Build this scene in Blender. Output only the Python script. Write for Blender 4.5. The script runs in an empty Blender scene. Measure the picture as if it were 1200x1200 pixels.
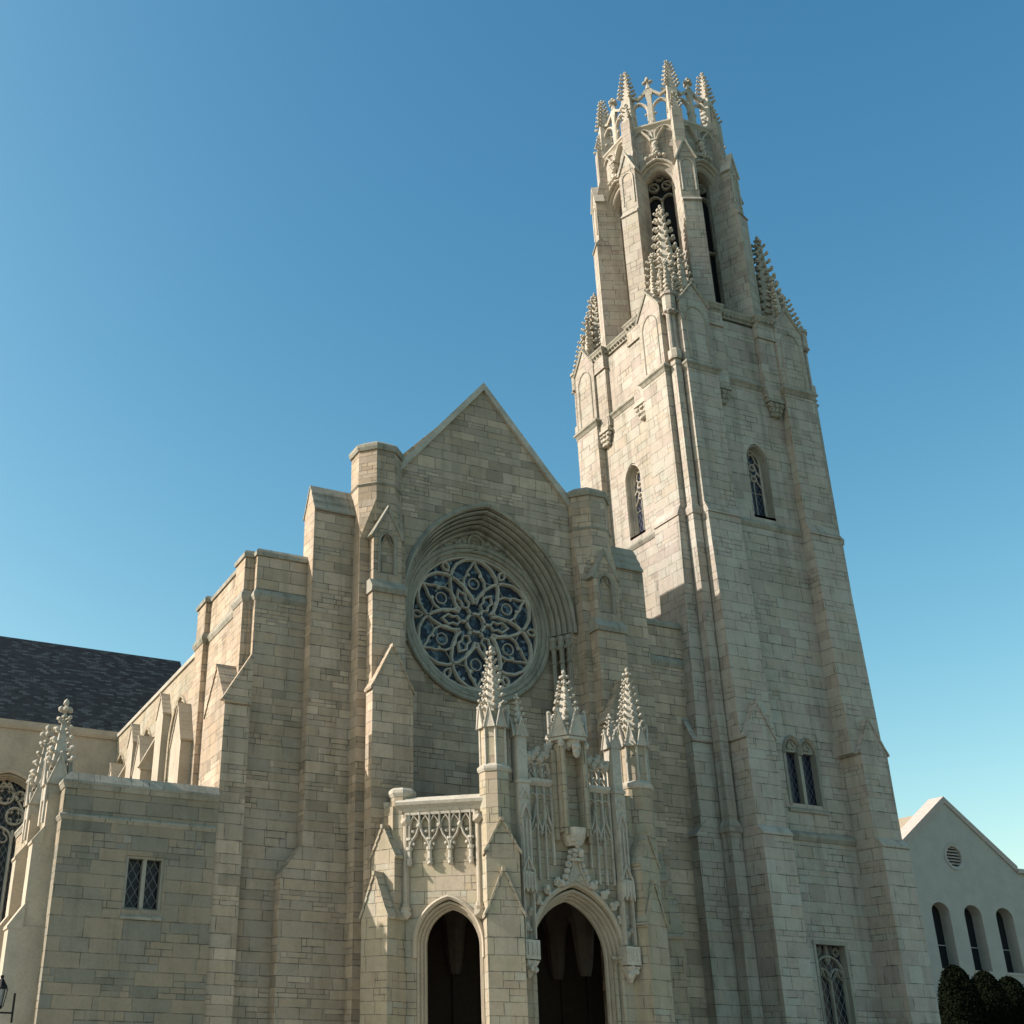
import bpy, bmesh, math, random
from mathutils import Vector, Matrix
from mathutils.geometry import tessellate_polygon
R_ = math.radians
K = 0.68            # modelling unit -> metres
SC = bpy.context.scene
rnd = random.Random(7)

# ---------------------------------------------------------------- camera
CR = ((0.92570023, -0.37752805, 0.02348738),
      (0.18092728, 0.38739414, -0.90398623),
      (0.33218129, 0.84106977, 0.42691597))   # rows: right, down, forward
cd = bpy.data.cameras.new('camera'); cam = bpy.data.objects.new('camera', cd); SC.collection.objects.link(cam)
r, d, f = [Vector(v) for v in CR]
M = Matrix((r, -d, -f)).transposed().to_4x4(); M.translation = Vector((0, 0, 1.6)) * K
cam.matrix_world = M
cd.sensor_width = 36; cd.lens = 1356.8 / 1200 * 36; cd.shift_x = 200 / 1200; cd.shift_y = 0
cd.clip_start = 0.1; cd.clip_end = 6000
SC.camera = cam

# ---------------------------------------------------------------- world and sun
SUN_A, SUN_E = 20.7, 32.8
SKY_GRADE = ((1.8, 1.0), (1.28, 1.12), (1.02, 1.02))
w = bpy.data.worlds.new('World'); SC.world = w; w.use_nodes = True
nt = w.node_tree; nt.nodes.clear()
sky = nt.nodes.new('ShaderNodeTexSky'); sky.sky_type = 'NISHITA'; sky.sun_disc = False
sky.sun_elevation = R_(SUN_E); sky.air_density = 1.2; sky.dust_density = 1.3; sky.ozone_density = 6.5; sky.altitude = 50
sdir = Vector((-math.cos(R_(SUN_A)) * math.cos(R_(SUN_E)), math.sin(R_(SUN_A)) * math.cos(R_(SUN_E)), math.sin(R_(SUN_E))))
sky.sun_rotation = math.atan2(sdir.x, sdir.y)
bg = nt.nodes.new('ShaderNodeBackground'); bg.inputs[1].default_value = 0.095
out = nt.nodes.new('ShaderNodeOutputWorld')
sp = nt.nodes.new('ShaderNodeSeparateColor'); cb = nt.nodes.new('ShaderNodeCombineColor'); nt.links.new(sky.outputs[0], sp.inputs[0])
for i_, (pw, kk) in enumerate(SKY_GRADE):      # film response of the sky colour: deeper red falloff away from the sun
    a_ = nt.nodes.new('ShaderNodeMath'); a_.operation = 'POWER'; a_.inputs[1].default_value = pw; nt.links.new(sp.outputs[i_], a_.inputs[0])
    b_ = nt.nodes.new('ShaderNodeMath'); b_.operation = 'MULTIPLY'; b_.inputs[1].default_value = kk; nt.links.new(a_.outputs[0], b_.inputs[0])
    l_ = nt.nodes.new('ShaderNodeMath'); l_.operation = 'MULTIPLY'; l_.inputs[1].default_value = (2.0, 1.6, 1.15)[i_]; nt.links.new(sp.outputs[i_], l_.inputs[0])
    m_ = nt.nodes.new('ShaderNodeMath'); m_.operation = 'MINIMUM'; nt.links.new(b_.outputs[0], m_.inputs[0]); nt.links.new(l_.outputs[0], m_.inputs[1]); nt.links.new(m_.outputs[0], cb.inputs[i_])
nt.links.new(cb.outputs[0], bg.inputs[0]); nt.links.new(bg.outputs[0], out.inputs[0])
sl = bpy.data.lights.new('sun', 'SUN'); sl.energy = 3.7; sl.angle = R_(0.5); sl.color = (1.0, 0.935, 0.88)
so = bpy.data.objects.new('sun', sl); SC.collection.objects.link(so)
so.rotation_euler = sdir.to_track_quat('Z', 'Y').to_euler(); so.location = (-30, 60, 80)
SC.view_settings.view_transform = 'Standard'; SC.view_settings.look = 'None'; SC.view_settings.gamma = 1
SC.view_settings.exposure = 0.85
SC.render.engine = 'CYCLES'

# ---------------------------------------------------------------- materials
def newmat(name):
    m = bpy.data.materials.new(name); m.use_nodes = True
    t = m.node_tree; b = t.nodes['Principled BSDF']; return m, t, b
def N(t, k, **kw):
    n = t.nodes.new(k)
    for a, v in kw.items(): setattr(n, a, v)
    return n
def ramp(t, fac, stops):
    n = t.nodes.new('ShaderNodeValToRGB'); cr = n.color_ramp
    while len(cr.elements) < len(stops): cr.elements.new(0.5)
    for e, (p, c) in zip(cr.elements, stops): e.position = p; e.color = (*c, 1) if len(c) == 3 else c
    t.links.new(fac, n.inputs[0]); return n.outputs[0]
def mixc(t, fac, a, b, mode='MIX'):
    n = t.nodes.new('ShaderNodeMix'); n.data_type = 'RGBA'; n.blend_type = mode
    for i, v in ((0, fac), (6, a), (7, b)):
        if hasattr(v, 'is_linked') or hasattr(v, 'links'): t.links.new(v, n.inputs[i])
        else: n.inputs[i].default_value = v if i == 0 else (*v, 1)
    return n.outputs[2]
def math_(t, op, a, b=None, c=None):
    n = t.nodes.new('ShaderNodeMath'); n.operation = op
    for i, v in enumerate((a, b, c)):
        if v is None: continue
        if hasattr(v, 'links'): t.links.new(v, n.inputs[i])
        else: n.inputs[i].default_value = v
    return n.outputs[0]
def noise(t, vec, scale, detail=4, rough=0.55):
    n = t.nodes.new('ShaderNodeTexNoise'); n.inputs['Scale'].default_value = scale; n.inputs['Detail'].default_value = detail
    n.inputs['Roughness'].default_value = rough
    t.links.new(vec, n.inputs['Vector']); return n.outputs[0]

def ashlar(name, tones, row=0.62, bw=1.5, mortar=0.011, mcol=(0.10, 0.09, 0.075), stain=0.5, edge=0.3):
    """tones: five stone colours picked at random block by block; UV is in metres along the wall and up."""
    m, t, b = newmat(name)
    uv = N(t, 'ShaderNodeUVMap'); uv.uv_map = 'UVMap'
    geo = N(t, 'ShaderNodeNewGeometry')
    sep = N(t, 'ShaderNodeSeparateXYZ'); t.links.new(uv.outputs[0], sep.inputs[0])
    # uneven course heights: warp v monotonically
    v1 = math_(t, 'SINE', math_(t, 'MULTIPLY', sep.outputs[1], 2.3)); v2 = math_(t, 'SINE', math_(t, 'MULTIPLY', sep.outputs[1], 5.1))
    v = math_(t, 'ADD', sep.outputs[1], math_(t, 'ADD', math_(t, 'MULTIPLY', v1, 0.09), math_(t, 'MULTIPLY', v2, 0.035)))
    comb = N(t, 'ShaderNodeCombineXYZ'); t.links.new(sep.outputs[0], comb.inputs[0]); t.links.new(v, comb.inputs[1])
    nz = noise(t, geo.outputs['Position'], 7.0, 3)
    off = math_(t, 'MULTIPLY', math_(t, 'SUBTRACT', nz, 0.5), 0.02)
    v2_ = N(t, 'ShaderNodeVectorMath', operation='ADD'); t.links.new(comb.outputs[0], v2_.inputs[0]); t.links.new(off, v2_.inputs[1])
    def brick(bw_, rh, offs, ofr, sq, sqf):
        k = N(t, 'ShaderNodeTexBrick'); t.links.new(v2_.outputs[0], k.inputs[0])
        k.inputs['Scale'].default_value = 1; k.inputs['Brick Width'].default_value = bw_; k.inputs['Row Height'].default_value = rh
        k.inputs['Mortar Size'].default_value = mortar; k.inputs['Mortar Smooth'].default_value = 0.35
        k.inputs['Color1'].default_value = (0, 0, 0, 1); k.inputs['Color2'].default_value = (1, 1, 1, 1); k.inputs['Mortar'].default_value = (0.5, 0.5, 0.5, 1)
        k.offset = offs; k.offset_frequency = ofr; k.squash = sq; k.squash_frequency = sqf; return k
    b1 = brick(bw, row, 0.42, 2, 0.72, 3)
    b2 = brick(bw * 0.61, row * 0.5, 0.37, 2, 0.8, 3); b3 = brick(bw * 2.3, row * 2, 0.31, 2, 0.7, 3)
    split = math_(t, 'GREATER_THAN', b1.outputs[0], 0.80)      # some blocks are laid as two thin courses
    val = math_(t, 'ADD', math_(t, 'MULTIPLY', math_(t, 'ADD', math_(t, 'MULTIPLY', b1.outputs[0], math_(t, 'SUBTRACT', 1.0, split)), math_(t, 'MULTIPLY', b2.outputs[0], split)), 0.72), math_(t, 'MULTIPLY', b3.outputs[0], 0.28))
    jfac = math_(t, 'MAXIMUM', b1.outputs['Fac'], math_(t, 'MULTIPLY', b2.outputs['Fac'], split))
    base = ramp(t, val, [(0.0, tones[0]), (0.28, tones[1]), (0.5, tones[2]), (0.72, tones[3]), (1.0, tones[4])])
    # clouding inside and across blocks
    big = noise(t, geo.outputs['Position'], 0.35, 5, 0.6); fine = noise(t, geo.outputs['Position'], 11, 8, 0.8); mid = noise(t, geo.outputs['Position'], 2.2, 5, 0.6)
    c = mixc(t, ramp(t, big, [(0.35, (0, 0, 0)), (0.7, (1, 1, 1))]), base, mixc(t, 1.0, base, (0.82, 0.81, 0.77), 'MULTIPLY'))
    c = mixc(t, ramp(t, fine, [(0.3, (0, 0, 0)), (0.75, (1, 1, 1))]), mixc(t, 1.0, c, (0.78, 0.78, 0.75), 'MULTIPLY'), c)
    c = mixc(t, math_(t, 'MULTIPLY', ramp(t, mid, [(0.48, (0, 0, 0)), (0.72, (1, 1, 1))]), 0.55), c, mixc(t, 1.0, c, (0.70, 0.74, 0.70), 'MULTIPLY'))
    # dark weather streaks running down
    mp = N(t, 'ShaderNodeMapping'); t.links.new(geo.outputs['Position'], mp.inputs[0]); mp.inputs['Scale'].default_value = (1.9, 1.9, 0.16)
    st = noise(t, mp.outputs[0], 1.0, 6, 0.65)
    sf = math_(t, 'MULTIPLY', ramp(t, st, [(0.50, (0, 0, 0)), (0.70, (1, 1, 1))]), stain * 1.0)
    c = mixc(t, sf, c, mixc(t, 1.0, c, (0.46, 0.48, 0.45), 'MULTIPLY'))
    # soiled joints: only part of them reads dark
    jn = ramp(t, mid, [(0.40, (0.12, 0.12, 0.12)), (0.62, (1, 1, 1))])
    c = mixc(t, math_(t, 'MULTIPLY', jfac, jn), c, mcol)
    t.links.new(c, b.inputs['Base Color']); b.inputs['Roughness'].default_value = 0.9
    b.inputs['Specular IOR Level'].default_value = 0.25
    h = math_(t, 'ADD', math_(t, 'MULTIPLY', jfac, -1.0), math_(t, 'ADD', math_(t, 'MULTIPLY', fine, 0.5), math_(t, 'MULTIPLY', val, 0.45)))
    bp = N(t, 'ShaderNodeBump'); bp.inputs['Strength'].default_value = 0.8; bp.inputs['Distance'].default_value = 0.035
    t.links.new(h, bp.inputs['Height']); t.links.new(bp.outputs[0], b.inputs['Normal'])
    return m
def carved(name, col, col2, stain=0.5):
    m, t, b = newmat(name); geo = N(t, 'ShaderNodeNewGeometry')
    n1 = noise(t, geo.outputs['Position'], 1.3, 5, 0.6); n2 = noise(t, geo.outputs['Position'], 14, 5, 0.7)
    c = ramp(t, n1, [(0.3, col2), (0.65, col)])
    c = mixc(t, math_(t, 'MULTIPLY', ramp(t, n2, [(0.45, (0, 0, 0)), (0.8, (1, 1, 1))]), stain), c, mixc(t, 1.0, c, (0.55, 0.54, 0.5), 'MULTIPLY'))
    t.links.new(c, b.inputs['Base Color']); b.inputs['Roughness'].default_value = 0.9; b.inputs['Specular IOR Level'].default_value = 0.25
    bp = N(t, 'ShaderNodeBump'); bp.inputs['Strength'].default_value = 0.5; bp.inputs['Distance'].default_value = 0.02
    t.links.new(n2, bp.inputs['Height']); t.links.new(bp.outputs[0], b.inputs['Normal'])
    return m
def leaded(name, glass, lead, cell=0.2, wd=0.09):
    m, t, b = newmat(name); uv = N(t, 'ShaderNodeUVMap'); uv.uv_map = 'UVMap'
    sep = N(t, 'ShaderNodeSeparateXYZ'); t.links.new(uv.outputs[0], sep.inputs[0])
    x = math_(t, 'DIVIDE', sep.outputs[0], cell); y = math_(t, 'DIVIDE', sep.outputs[1], cell * 1.7)
    a = math_(t, 'ABSOLUTE', math_(t, 'SUBTRACT', math_(t, 'FRACT', math_(t, 'ADD', x, y)), 0.5))
    c = math_(t, 'ABSOLUTE', math_(t, 'SUBTRACT', math_(t, 'FRACT', math_(t, 'SUBTRACT', x, y)), 0.5))
    mx = math_(t, 'MINIMUM', a, c); f = math_(t, 'LESS_THAN', mx, wd * 0.5)
    geo = N(t, 'ShaderNodeNewGeometry'); nn = noise(t, geo.outputs['Position'], 3.0, 3)
    g = mixc(t, nn, glass, tuple(v * 2.2 for v in glass))
    t.links.new(mixc(t, f, g, lead), b.inputs['Base Color'])
    t.links.new(math_(t, 'ADD', math_(t, 'MULTIPLY', f, 0.5), 0.25), b.inputs['Roughness']); b.inputs['Specular IOR Level'].default_value = 0.22
    bp = N(t, 'ShaderNodeBump'); bp.inputs['Strength'].default_value = 0.4; bp.inputs['Distance'].default_value = 0.01
    t.links.new(math_(t, 'ADD', f, math_(t, 'MULTIPLY', nn, 0.5)), bp.inputs['Height']); t.links.new(bp.outputs[0], b.inputs['Normal'])
    return m
def simple(name, col, rough=0.8, metal=0.0, spec=0.3, nscale=6, var=0.3, bump=0.3):
    m, t, b = newmat(name); geo = N(t, 'ShaderNodeNewGeometry'); n = noise(t, geo.outputs['Position'], nscale, 5, 0.65)
    t.links.new(ramp(t, n, [(0.3, tuple(v * (1 - var) for v in col)), (0.7, col)]), b.inputs['Base Color'])
    b.inputs['Roughness'].default_value = rough; b.inputs['Metallic'].default_value = metal; b.inputs['Specular IOR Level'].default_value = spec
    bp = N(t, 'ShaderNodeBump'); bp.inputs['Strength'].default_value = bump; bp.inputs['Distance'].default_value = 0.02
    t.links.new(n, bp.inputs['Height']); t.links.new(bp.outputs[0], b.inputs['Normal']); return m
def stained():
    m, t, b = newmat('stained_glass'); geo = N(t, 'ShaderNodeNewGeometry')
    vo = N(t, 'ShaderNodeTexVoronoi'); vo.inputs['Scale'].default_value = 7; t.links.new(geo.outputs['Position'], vo.inputs['Vector'])
    ve = N(t, 'ShaderNodeTexVoronoi', feature='DISTANCE_TO_EDGE'); ve.inputs['Scale'].default_value = 7; t.links.new(geo.outputs['Position'], ve.inputs['Vector'])
    n = noise(t, geo.outputs['Position'], 1.1, 3)
    s = N(t, 'ShaderNodeSeparateColor'); t.links.new(vo.outputs['Color'], s.inputs[0])
    k = math_(t, 'ADD', math_(t, 'MULTIPLY', s.outputs[0], 0.7), math_(t, 'MULTIPLY', n, 0.35))
    c = ramp(t, k, [(0.2, (0.004, 0.006, 0.016)), (0.45, (0.009, 0.014, 0.028)), (0.66, (0.028, 0.045, 0.072)), (0.82, (0.12, 0.17, 0.20)), (1.0, (0.34, 0.38, 0.38))])
    c = mixc(t, math_(t, 'LESS_THAN', ve.outputs[0], 0.035), c, (0.012, 0.012, 0.015))
    t.links.new(c, b.inputs['Base Color']); b.inputs['Roughness'].default_value = 0.35; b.inputs['Specular IOR Level'].default_value = 0.25
    bp = N(t, 'ShaderNodeBump'); bp.inputs['Strength'].default_value = 0.6; bp.inputs['Distance'].default_value = 0.01
    t.links.new(vo.outputs[0], bp.inputs['Height']); t.links.new(bp.outputs[0], b.inputs['Normal']); return m
def slate():
    m, t, b = newmat('slate_roof'); uv = N(t, 'ShaderNodeUVMap'); uv.uv_map = 'UVMap'; geo = N(t, 'ShaderNodeNewGeometry')
    k = N(t, 'ShaderNodeTexBrick'); t.links.new(uv.outputs[0], k.inputs[0]); k.inputs['Scale'].default_value = 1
    k.inputs['Brick Width'].default_value = 0.34; k.inputs['Row Height'].default_value = 0.17; k.inputs['Mortar Size'].default_value = 0.012
    k.inputs['Color1'].default_value = (0, 0, 0, 1); k.inputs['Color2'].default_value = (1, 1, 1, 1); k.inputs['Mortar'].default_value = (0, 0, 0, 1)
    n = noise(t, geo.outputs['Position'], 0.8, 5)
    f = math_(t, 'ADD', math_(t, 'MULTIPLY', k.outputs[0], 0.75), math_(t, 'MULTIPLY', n, 0.3))
    c = ramp(t, f, [(0.1, (0.006, 0.009, 0.011)), (0.6, (0.017, 0.024, 0.027)), (1.0, (0.065, 0.082, 0.085))])
    t.links.new(c, b.inputs['Base Color']); b.inputs['Roughness'].default_value = 0.8; b.inputs['Specular IOR Level'].default_value = 0.2
    bp = N(t, 'ShaderNodeBump'); bp.inputs['Strength'].default_value = 0.8; bp.inputs['Distance'].default_value = 0.03
    t.links.new(k.outputs[0], bp.inputs['Height']); t.links.new(bp.outputs[0], b.inputs['Normal']); return m

T_F = [(0.319, 0.263, 0.203), (0.545, 0.415, 0.296), (0.468, 0.38, 0.296), (0.656, 0.507, 0.374), (0.468, 0.364, 0.247)]
T_C = [(0.219, 0.208, 0.167), (0.318, 0.279, 0.214), (0.395, 0.314, 0.223), (0.28, 0.257, 0.21), (0.457, 0.398, 0.321)]
T_T = [(0.402, 0.339, 0.292), (0.513, 0.433, 0.368), (0.513, 0.476, 0.406), (0.513, 0.433, 0.346), (0.484, 0.41, 0.364)]
T_P = [(0.44, 0.327, 0.246), (0.487, 0.416, 0.295), (0.487, 0.395, 0.295), (0.487, 0.446, 0.353), (0.487, 0.354, 0.222)]
MS = ashlar('facade_ashlar', T_F, row=0.32, bw=0.95, stain=0.45)
MC = ashlar('chapel_ashlar', T_C, row=0.39, bw=1.05, stain=0.4)
MT = ashlar('tower_ashlar', T_T, row=0.43, bw=0.92, stain=0.6, mcol=(0.075, 0.068, 0.055))
MP = ashlar('porch_ashlar', T_P, row=0.41, bw=0.85, stain=0.35)
MV = carved('carved_stone', (0.54, 0.485, 0.395), (0.36, 0.325, 0.26), 0.75)
MG = ashlar('trim_stone', [(0.40, 0.37, 0.305), (0.36, 0.335, 0.28), (0.42, 0.385, 0.315), (0.38, 0.35, 0.285), (0.34, 0.32, 0.265)], row=4.0, bw=0.85, stain=0.7)
MO = carved('tawny_stone', (0.50, 0.425, 0.325), (0.38, 0.325, 0.245), 0.5)
GD = leaded('leaded_dark_glass', (0.006, 0.007, 0.011), (0.20, 0.20, 0.19), 0.24)
GB = leaded('leaded_blue_glass', (0.007, 0.009, 0.018), (0.12, 0.12, 0.13), 0.2)
GS = stained(); SLT = slate()
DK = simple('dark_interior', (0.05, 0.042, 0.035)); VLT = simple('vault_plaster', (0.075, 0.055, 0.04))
IRON = simple('black_iron', (0.02, 0.02, 0.02), 0.5, 0.6); STU = carved('stucco', (0.46, 0.42, 0.36), (0.40, 0.37, 0.32), 0.25)
TCO = simple('painted_coping', (0.50, 0.41, 0.35)); TILE = simple('tan_roof_tile', (0.36, 0.29, 0.20), nscale=9)
LGL = simple('lamp_glass', (0.35, 0.35, 0.33), 0.2); WOOD = simple('door_wood', (0.03, 0.02, 0.012), 0.7, spec=.1)
DV = simple('dark_louvre', (0.018, 0.018, 0.02), 0.9, spec=0.1)
DG = simple('window_glass', (0.012, 0.014, 0.018), 0.12, spec=0.5, var=0.1, bump=0.05)

# ---------------------------------------------------------------- mesh helpers
class F:
    """wall frame: a runs along the wall, d outward, z up."""
    def __init__(s, x, y, ang=0.0):
        a = R_(ang); s.o = (x, y); s.u = (math.cos(a), math.sin(a)); s.n = (math.sin(a), -math.cos(a)); s.ang = ang
    def p(s, a, d, z): return (s.o[0] + s.u[0] * a + s.n[0] * d, s.o[1] + s.u[1] * a + s.n[1] * d, z)
    def sh(s, a, d=0):
        q = s.p(a, d, 0); return F(q[0], q[1], s.ang)
WF = F(0, 0, 0)     # a = X, d = -Y
class MB:
    def __init__(s): s.v = []; s.f = []
    def add(s, vs, fs):
        k = len(s.v); s.v += [tuple(p) for p in vs]; s.f += [tuple(i + k for i in q) for q in fs]; return s
    def box(s, x0, x1, y0, y1, z0, z1): return s.fbox(WF, x0, x1, -y1, -y0, z0, z1)
    def fbox(s, fr, a0, a1, d0, d1, z0, z1):
        P = [fr.p(a, d, z) for z in (z0, z1) for a, d in ((a0, d1), (a1, d1), (a1, d0), (a0, d0))]
        return s.add(P, [(0, 1, 5, 4), (1, 2, 6, 5), (2, 3, 7, 6), (3, 0, 4, 7), (4, 5, 6, 7), (3, 2, 1, 0)])
    def hull(s, pts):
        bm = bmesh.new()
        for p in pts: bm.verts.new(p)
        res = bmesh.ops.convex_hull(bm, input=bm.verts)
        bm.verts.index_update(); dead = [v for v in bm.verts if not v.link_faces]
        for v in dead: bm.verts.remove(v)
        bmesh.ops.dissolve_limit(bm, angle_limit=0.01, verts=bm.verts, edges=bm.edges)
        bm.verts.index_update()
        vs = [v.co[:] for v in bm.verts]; fs = [tuple(v.index for v in q.verts) for q in bm.faces]
        bm.free(); return s.add(vs, fs)
    def slab(s, fr, outer, d0, d1, holes=()):
        """polygon in (a, z) extruded from depth d0 (back) to d1 (front), with holes."""
        loops = [list(outer)] + [list(h) for h in holes]
        flat = [p for l in loops for p in l]
        tri = tessellate_polygon([[Vector((p[0], p[1], 0)) for p in l] for l in loops])
        n = len(flat)
        vs = [fr.p(a, d1, z) for a, z in flat] + [fr.p(a, d0, z) for a, z in flat]; fs = []
        for t in tri:
            A, B, C = [flat[i] for i in t]
            ar = (B[0] - A[0]) * (C[1] - A[1]) - (C[0] - A[0]) * (B[1] - A[1])
            if abs(ar) < 1e-9: continue
            t = tuple(t) if ar > 0 else tuple(reversed(t))
            fs.append(t); fs.append(tuple(i + n for i in reversed(t)))
        k = 0
        for li, l in enumerate(loops):
            ar = sum(l[i][0] * l[(i + 1) % len(l)][1] - l[(i + 1) % len(l)][0] * l[i][1] for i in range(len(l)))
            rev = (ar < 0) != (li > 0)
            for i in range(len(l)):
                a, b = k + i, k + (i + 1) % len(l)
                q = (a, a + n, b + n, b)
                fs.append(tuple(reversed(q)) if rev else q)
            k += len(l)
        return s.add(vs, fs)
    def xprof(s, fr, prof, a0, a1):
        """profile in (d, z) extruded along a."""
        n = len(prof); vs = [fr.p(a0, d, z) for d, z in prof] + [fr.p(a1, d, z) for d, z in prof]
        ar = sum(prof[i][0] * prof[(i + 1) % n][1] - prof[(i + 1) % n][0] * prof[i][1] for i in range(n))
        fs = [(i, (i + 1) % n, (i + 1) % n + n, i + n) for i in range(n)] + [tuple(reversed(range(n))), tuple(range(n, 2 * n))]
        if (ar > 0) != (a1 > a0): fs = [tuple(reversed(q)) for q in fs]
        return s.add(vs, fs)
    def prism(s, cx, cy, r0, z0, z1, n=8, rot=22.5, r1=None, cap=True):
        r1 = r0 if r1 is None else r1
        P = [(cx + r * math.cos(R_(rot + 360 * i / n)), cy + r * math.sin(R_(rot + 360 * i / n)), z) for r, z in ((r0, z0), (r1, z1)) for i in range(n)]
        fs = [(i, (i + 1) % n, (i + 1) % n + n, i + n) for i in range(n)]
        if cap: fs += [tuple(reversed(range(n))), tuple(range(n, 2 * n))]
        return s.add(P, fs)
    def sweep(s, pts, nrm, sec, closed=False, up=None):
        """sweep section sec [(o, d)] along 3-D pts; o along nrm[i], d along up[i]."""
        n, m = len(pts), len(sec); vs = []
        for i in range(n):
            for o, d in sec: vs.append(tuple(pts[i][k] + nrm[i][k] * o + up[i][k] * d for k in range(3)))
        fs = []
        for i in range(n if closed else n - 1):
            j = (i + 1) % n
            for k in range(m):
                l = (k + 1) % m; fs.append((i * m + k, i * m + l, j * m + l, j * m + k))
        if not closed: fs += [tuple(range(m)), tuple(reversed([(n - 1) * m + k for k in range(m)]))]
        return s.add(vs, fs)
    def mould(s, fr, path, sec, closed=False):
        """sec [(o, d)]: o = offset to the left of the 2-D path (a, z), d = depth outward."""
        n = len(path); P = []; Nn = []
        for i in range(n):
            if closed: p0, p1 = path[(i - 1) % n], path[(i + 1) % n]
            else: p0, p1 = path[max(i - 1, 0)], path[min(i + 1, n - 1)]
            def unit(q, w_):
                dx, dz = w_[0] - q[0], w_[1] - q[1]; L = math.hypot(dx, dz) or 1; return dx / L, dz / L
            if (closed or 0 < i < n - 1):
                t0, t1 = unit(p0, path[i]), unit(path[i], p1)
                bx, bz = -(t0[1] + t1[1]), t0[0] + t1[0]; L = math.hypot(bx, bz) or 1; bx /= L; bz /= L
                c = max(0.35, bx * -t0[1] + bz * t0[0]); bx /= c; bz /= c
            else:
                t0 = unit(p0, p1); bx, bz = -t0[1], t0[0]
            P.append(fr.p(path[i][0], 0, path[i][1])); Nn.append((fr.u[0] * bx, fr.u[1] * bx, bz))
        U = [(fr.n[0], fr.n[1], 0)] * n
        return s.sweep(P, Nn, sec, closed, U)
    def bar(s, fr, path, w_, d0, d1, closed=False, ch=0.35):
        h = w_ / 2; c = h * ch; dd = (d1 - d0) * 0.35
        return s.mould(fr, path, [(-h, d0), (-h, d1 - dd), (-h + c * 1.6, d1), (h - c * 1.6, d1), (h, d1 - dd), (h, d0)], closed)
    def string(s, path, sec, closed=False):
        """string course in plan: path [(x, y)], outside on the right of travel; sec [(out, z)]."""
        n = len(path); P = []; Nn = []
        def unit(q, w_):
            dx, dy = w_[0] - q[0], w_[1] - q[1]; L = math.hypot(dx, dy) or 1; return dx / L, dy / L
        for i in range(n):
            if closed: a, b = unit(path[(i - 1) % n], path[i]), unit(path[i], path[(i + 1) % n])
            else:
                a = unit(path[max(i - 1, 0)], path[max(i, 1)]); b = unit(path[min(i, n - 2)], path[min(i + 1, n - 1)])
            na, nb = (a[1], -a[0]), (b[1], -b[0]); bx, by = na[0] + nb[0], na[1] + nb[1]; L = math.hypot(bx, by) or 1; bx /= L; by /= L
            c = max(0.3, bx * na[0] + by * na[1]); Nn.append((bx / c, by / c, 0)); P.append((path[i][0], path[i][1], 0))
        return s.sweep(P, Nn, sec, closed, [(0, 0, 1)] * n)
    def blob(s, p, r, sx=1, sy=1, sz=1):
        g = 1.618; V = [(-1, g, 0), (1, g, 0), (-1, -g, 0), (1, -g, 0), (0, -1, g), (0, 1, g), (0, -1, -g), (0, 1, -g), (g, 0, -1), (g, 0, 1), (-g, 0, -1), (-g, 0, 1)]
        Fc = [(0, 11, 5), (0, 5, 1), (0, 1, 7), (0, 7, 10), (0, 10, 11), (1, 5, 9), (5, 11, 4), (11, 10, 2), (10, 7, 6), (7, 1, 8), (3, 9, 4), (3, 4, 2), (3, 2, 6), (3, 6, 8), (3, 8, 9), (4, 9, 5), (2, 4, 11), (6, 2, 10), (8, 6, 7), (9, 8, 1)]
        q = r / 1.9; j = lambda: 1 + rnd.uniform(-.22, .22)
        return s.add([(p[0] + v[0] * q * sx * j(), p[1] + v[1] * q * sy * j(), p[2] + v[2] * q * sz * j()) for v in V], Fc)
    def crocket(s, p, dx, dy, r):
        s.blob((p[0] + dx * r * .6, p[1] + dy * r * .6, p[2]), r * .75, sz=.7)
        s.blob((p[0] + dx * r * 1.35, p[1] + dy * r * 1.35, p[2] + r * .55), r * .62)
    def spire(s, x, y, z0, z1, r, n=8, rot=22.5, rows=7, cr=0.14, fin=0.28):
        s.prism(x, y, r, z0, z1 - fin * 2.2, n, rot, r1=r * .16)
        H_ = z1 - fin * 2.2 - z0
        for k in range(rows):
            for i in range(n):
                t = (k + .45 + .3 * (i % 2)) / rows; rr = r * (1 - t) + r * .16 * t
                a = R_(rot + 360 * i / n); dx, dy = math.cos(a), math.sin(a)
                s.crocket((x + dx * rr, y + dy * rr, z0 + H_ * t), dx, dy, cr * (1.1 - .35 * t))
        zf = z1 - fin * 2.2
        s.prism(x, y, r * .16 + fin * .18, zf - .03, zf + .06, 8); s.prism(x, y, fin * .22, zf, z1 - fin * .6, 6)
        for i in range(4):
            a = R_(45 + 90 * i + rot); s.blob((x + math.cos(a) * fin * .55, y + math.sin(a) * fin * .55, zf + fin * .95), fin * .42)
        s.blob((x, y, zf + fin * 1.0), fin * .45); s.blob((x, y, z1 - fin * .35), fin * .42, sz=1.3)
    def gablets(s, x, y, r, z0, h, n=8, rot=22.5, th=.12):
        """a ring of small gables around a polygonal shaft of corner radius r."""
        ap = r * math.cos(math.pi / n); hw = r * math.sin(math.pi / n)
        for i in range(n):
            mid = rot + 360 * (i + .5) / n; fr = F(x + math.cos(R_(mid)) * ap, y + math.sin(R_(mid)) * ap, mid + 90)
            s.slab(fr, [(-hw, z0), (hw, z0), (0, z0 + h)], -.05, th)
            s.blob(fr.p(0, th * .6, z0 + h + .02), th * .9)
            s.bar(fr, [(-hw, z0), (0, z0 + h), (hw, z0)], .07, th - .02, th + .05)
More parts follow.
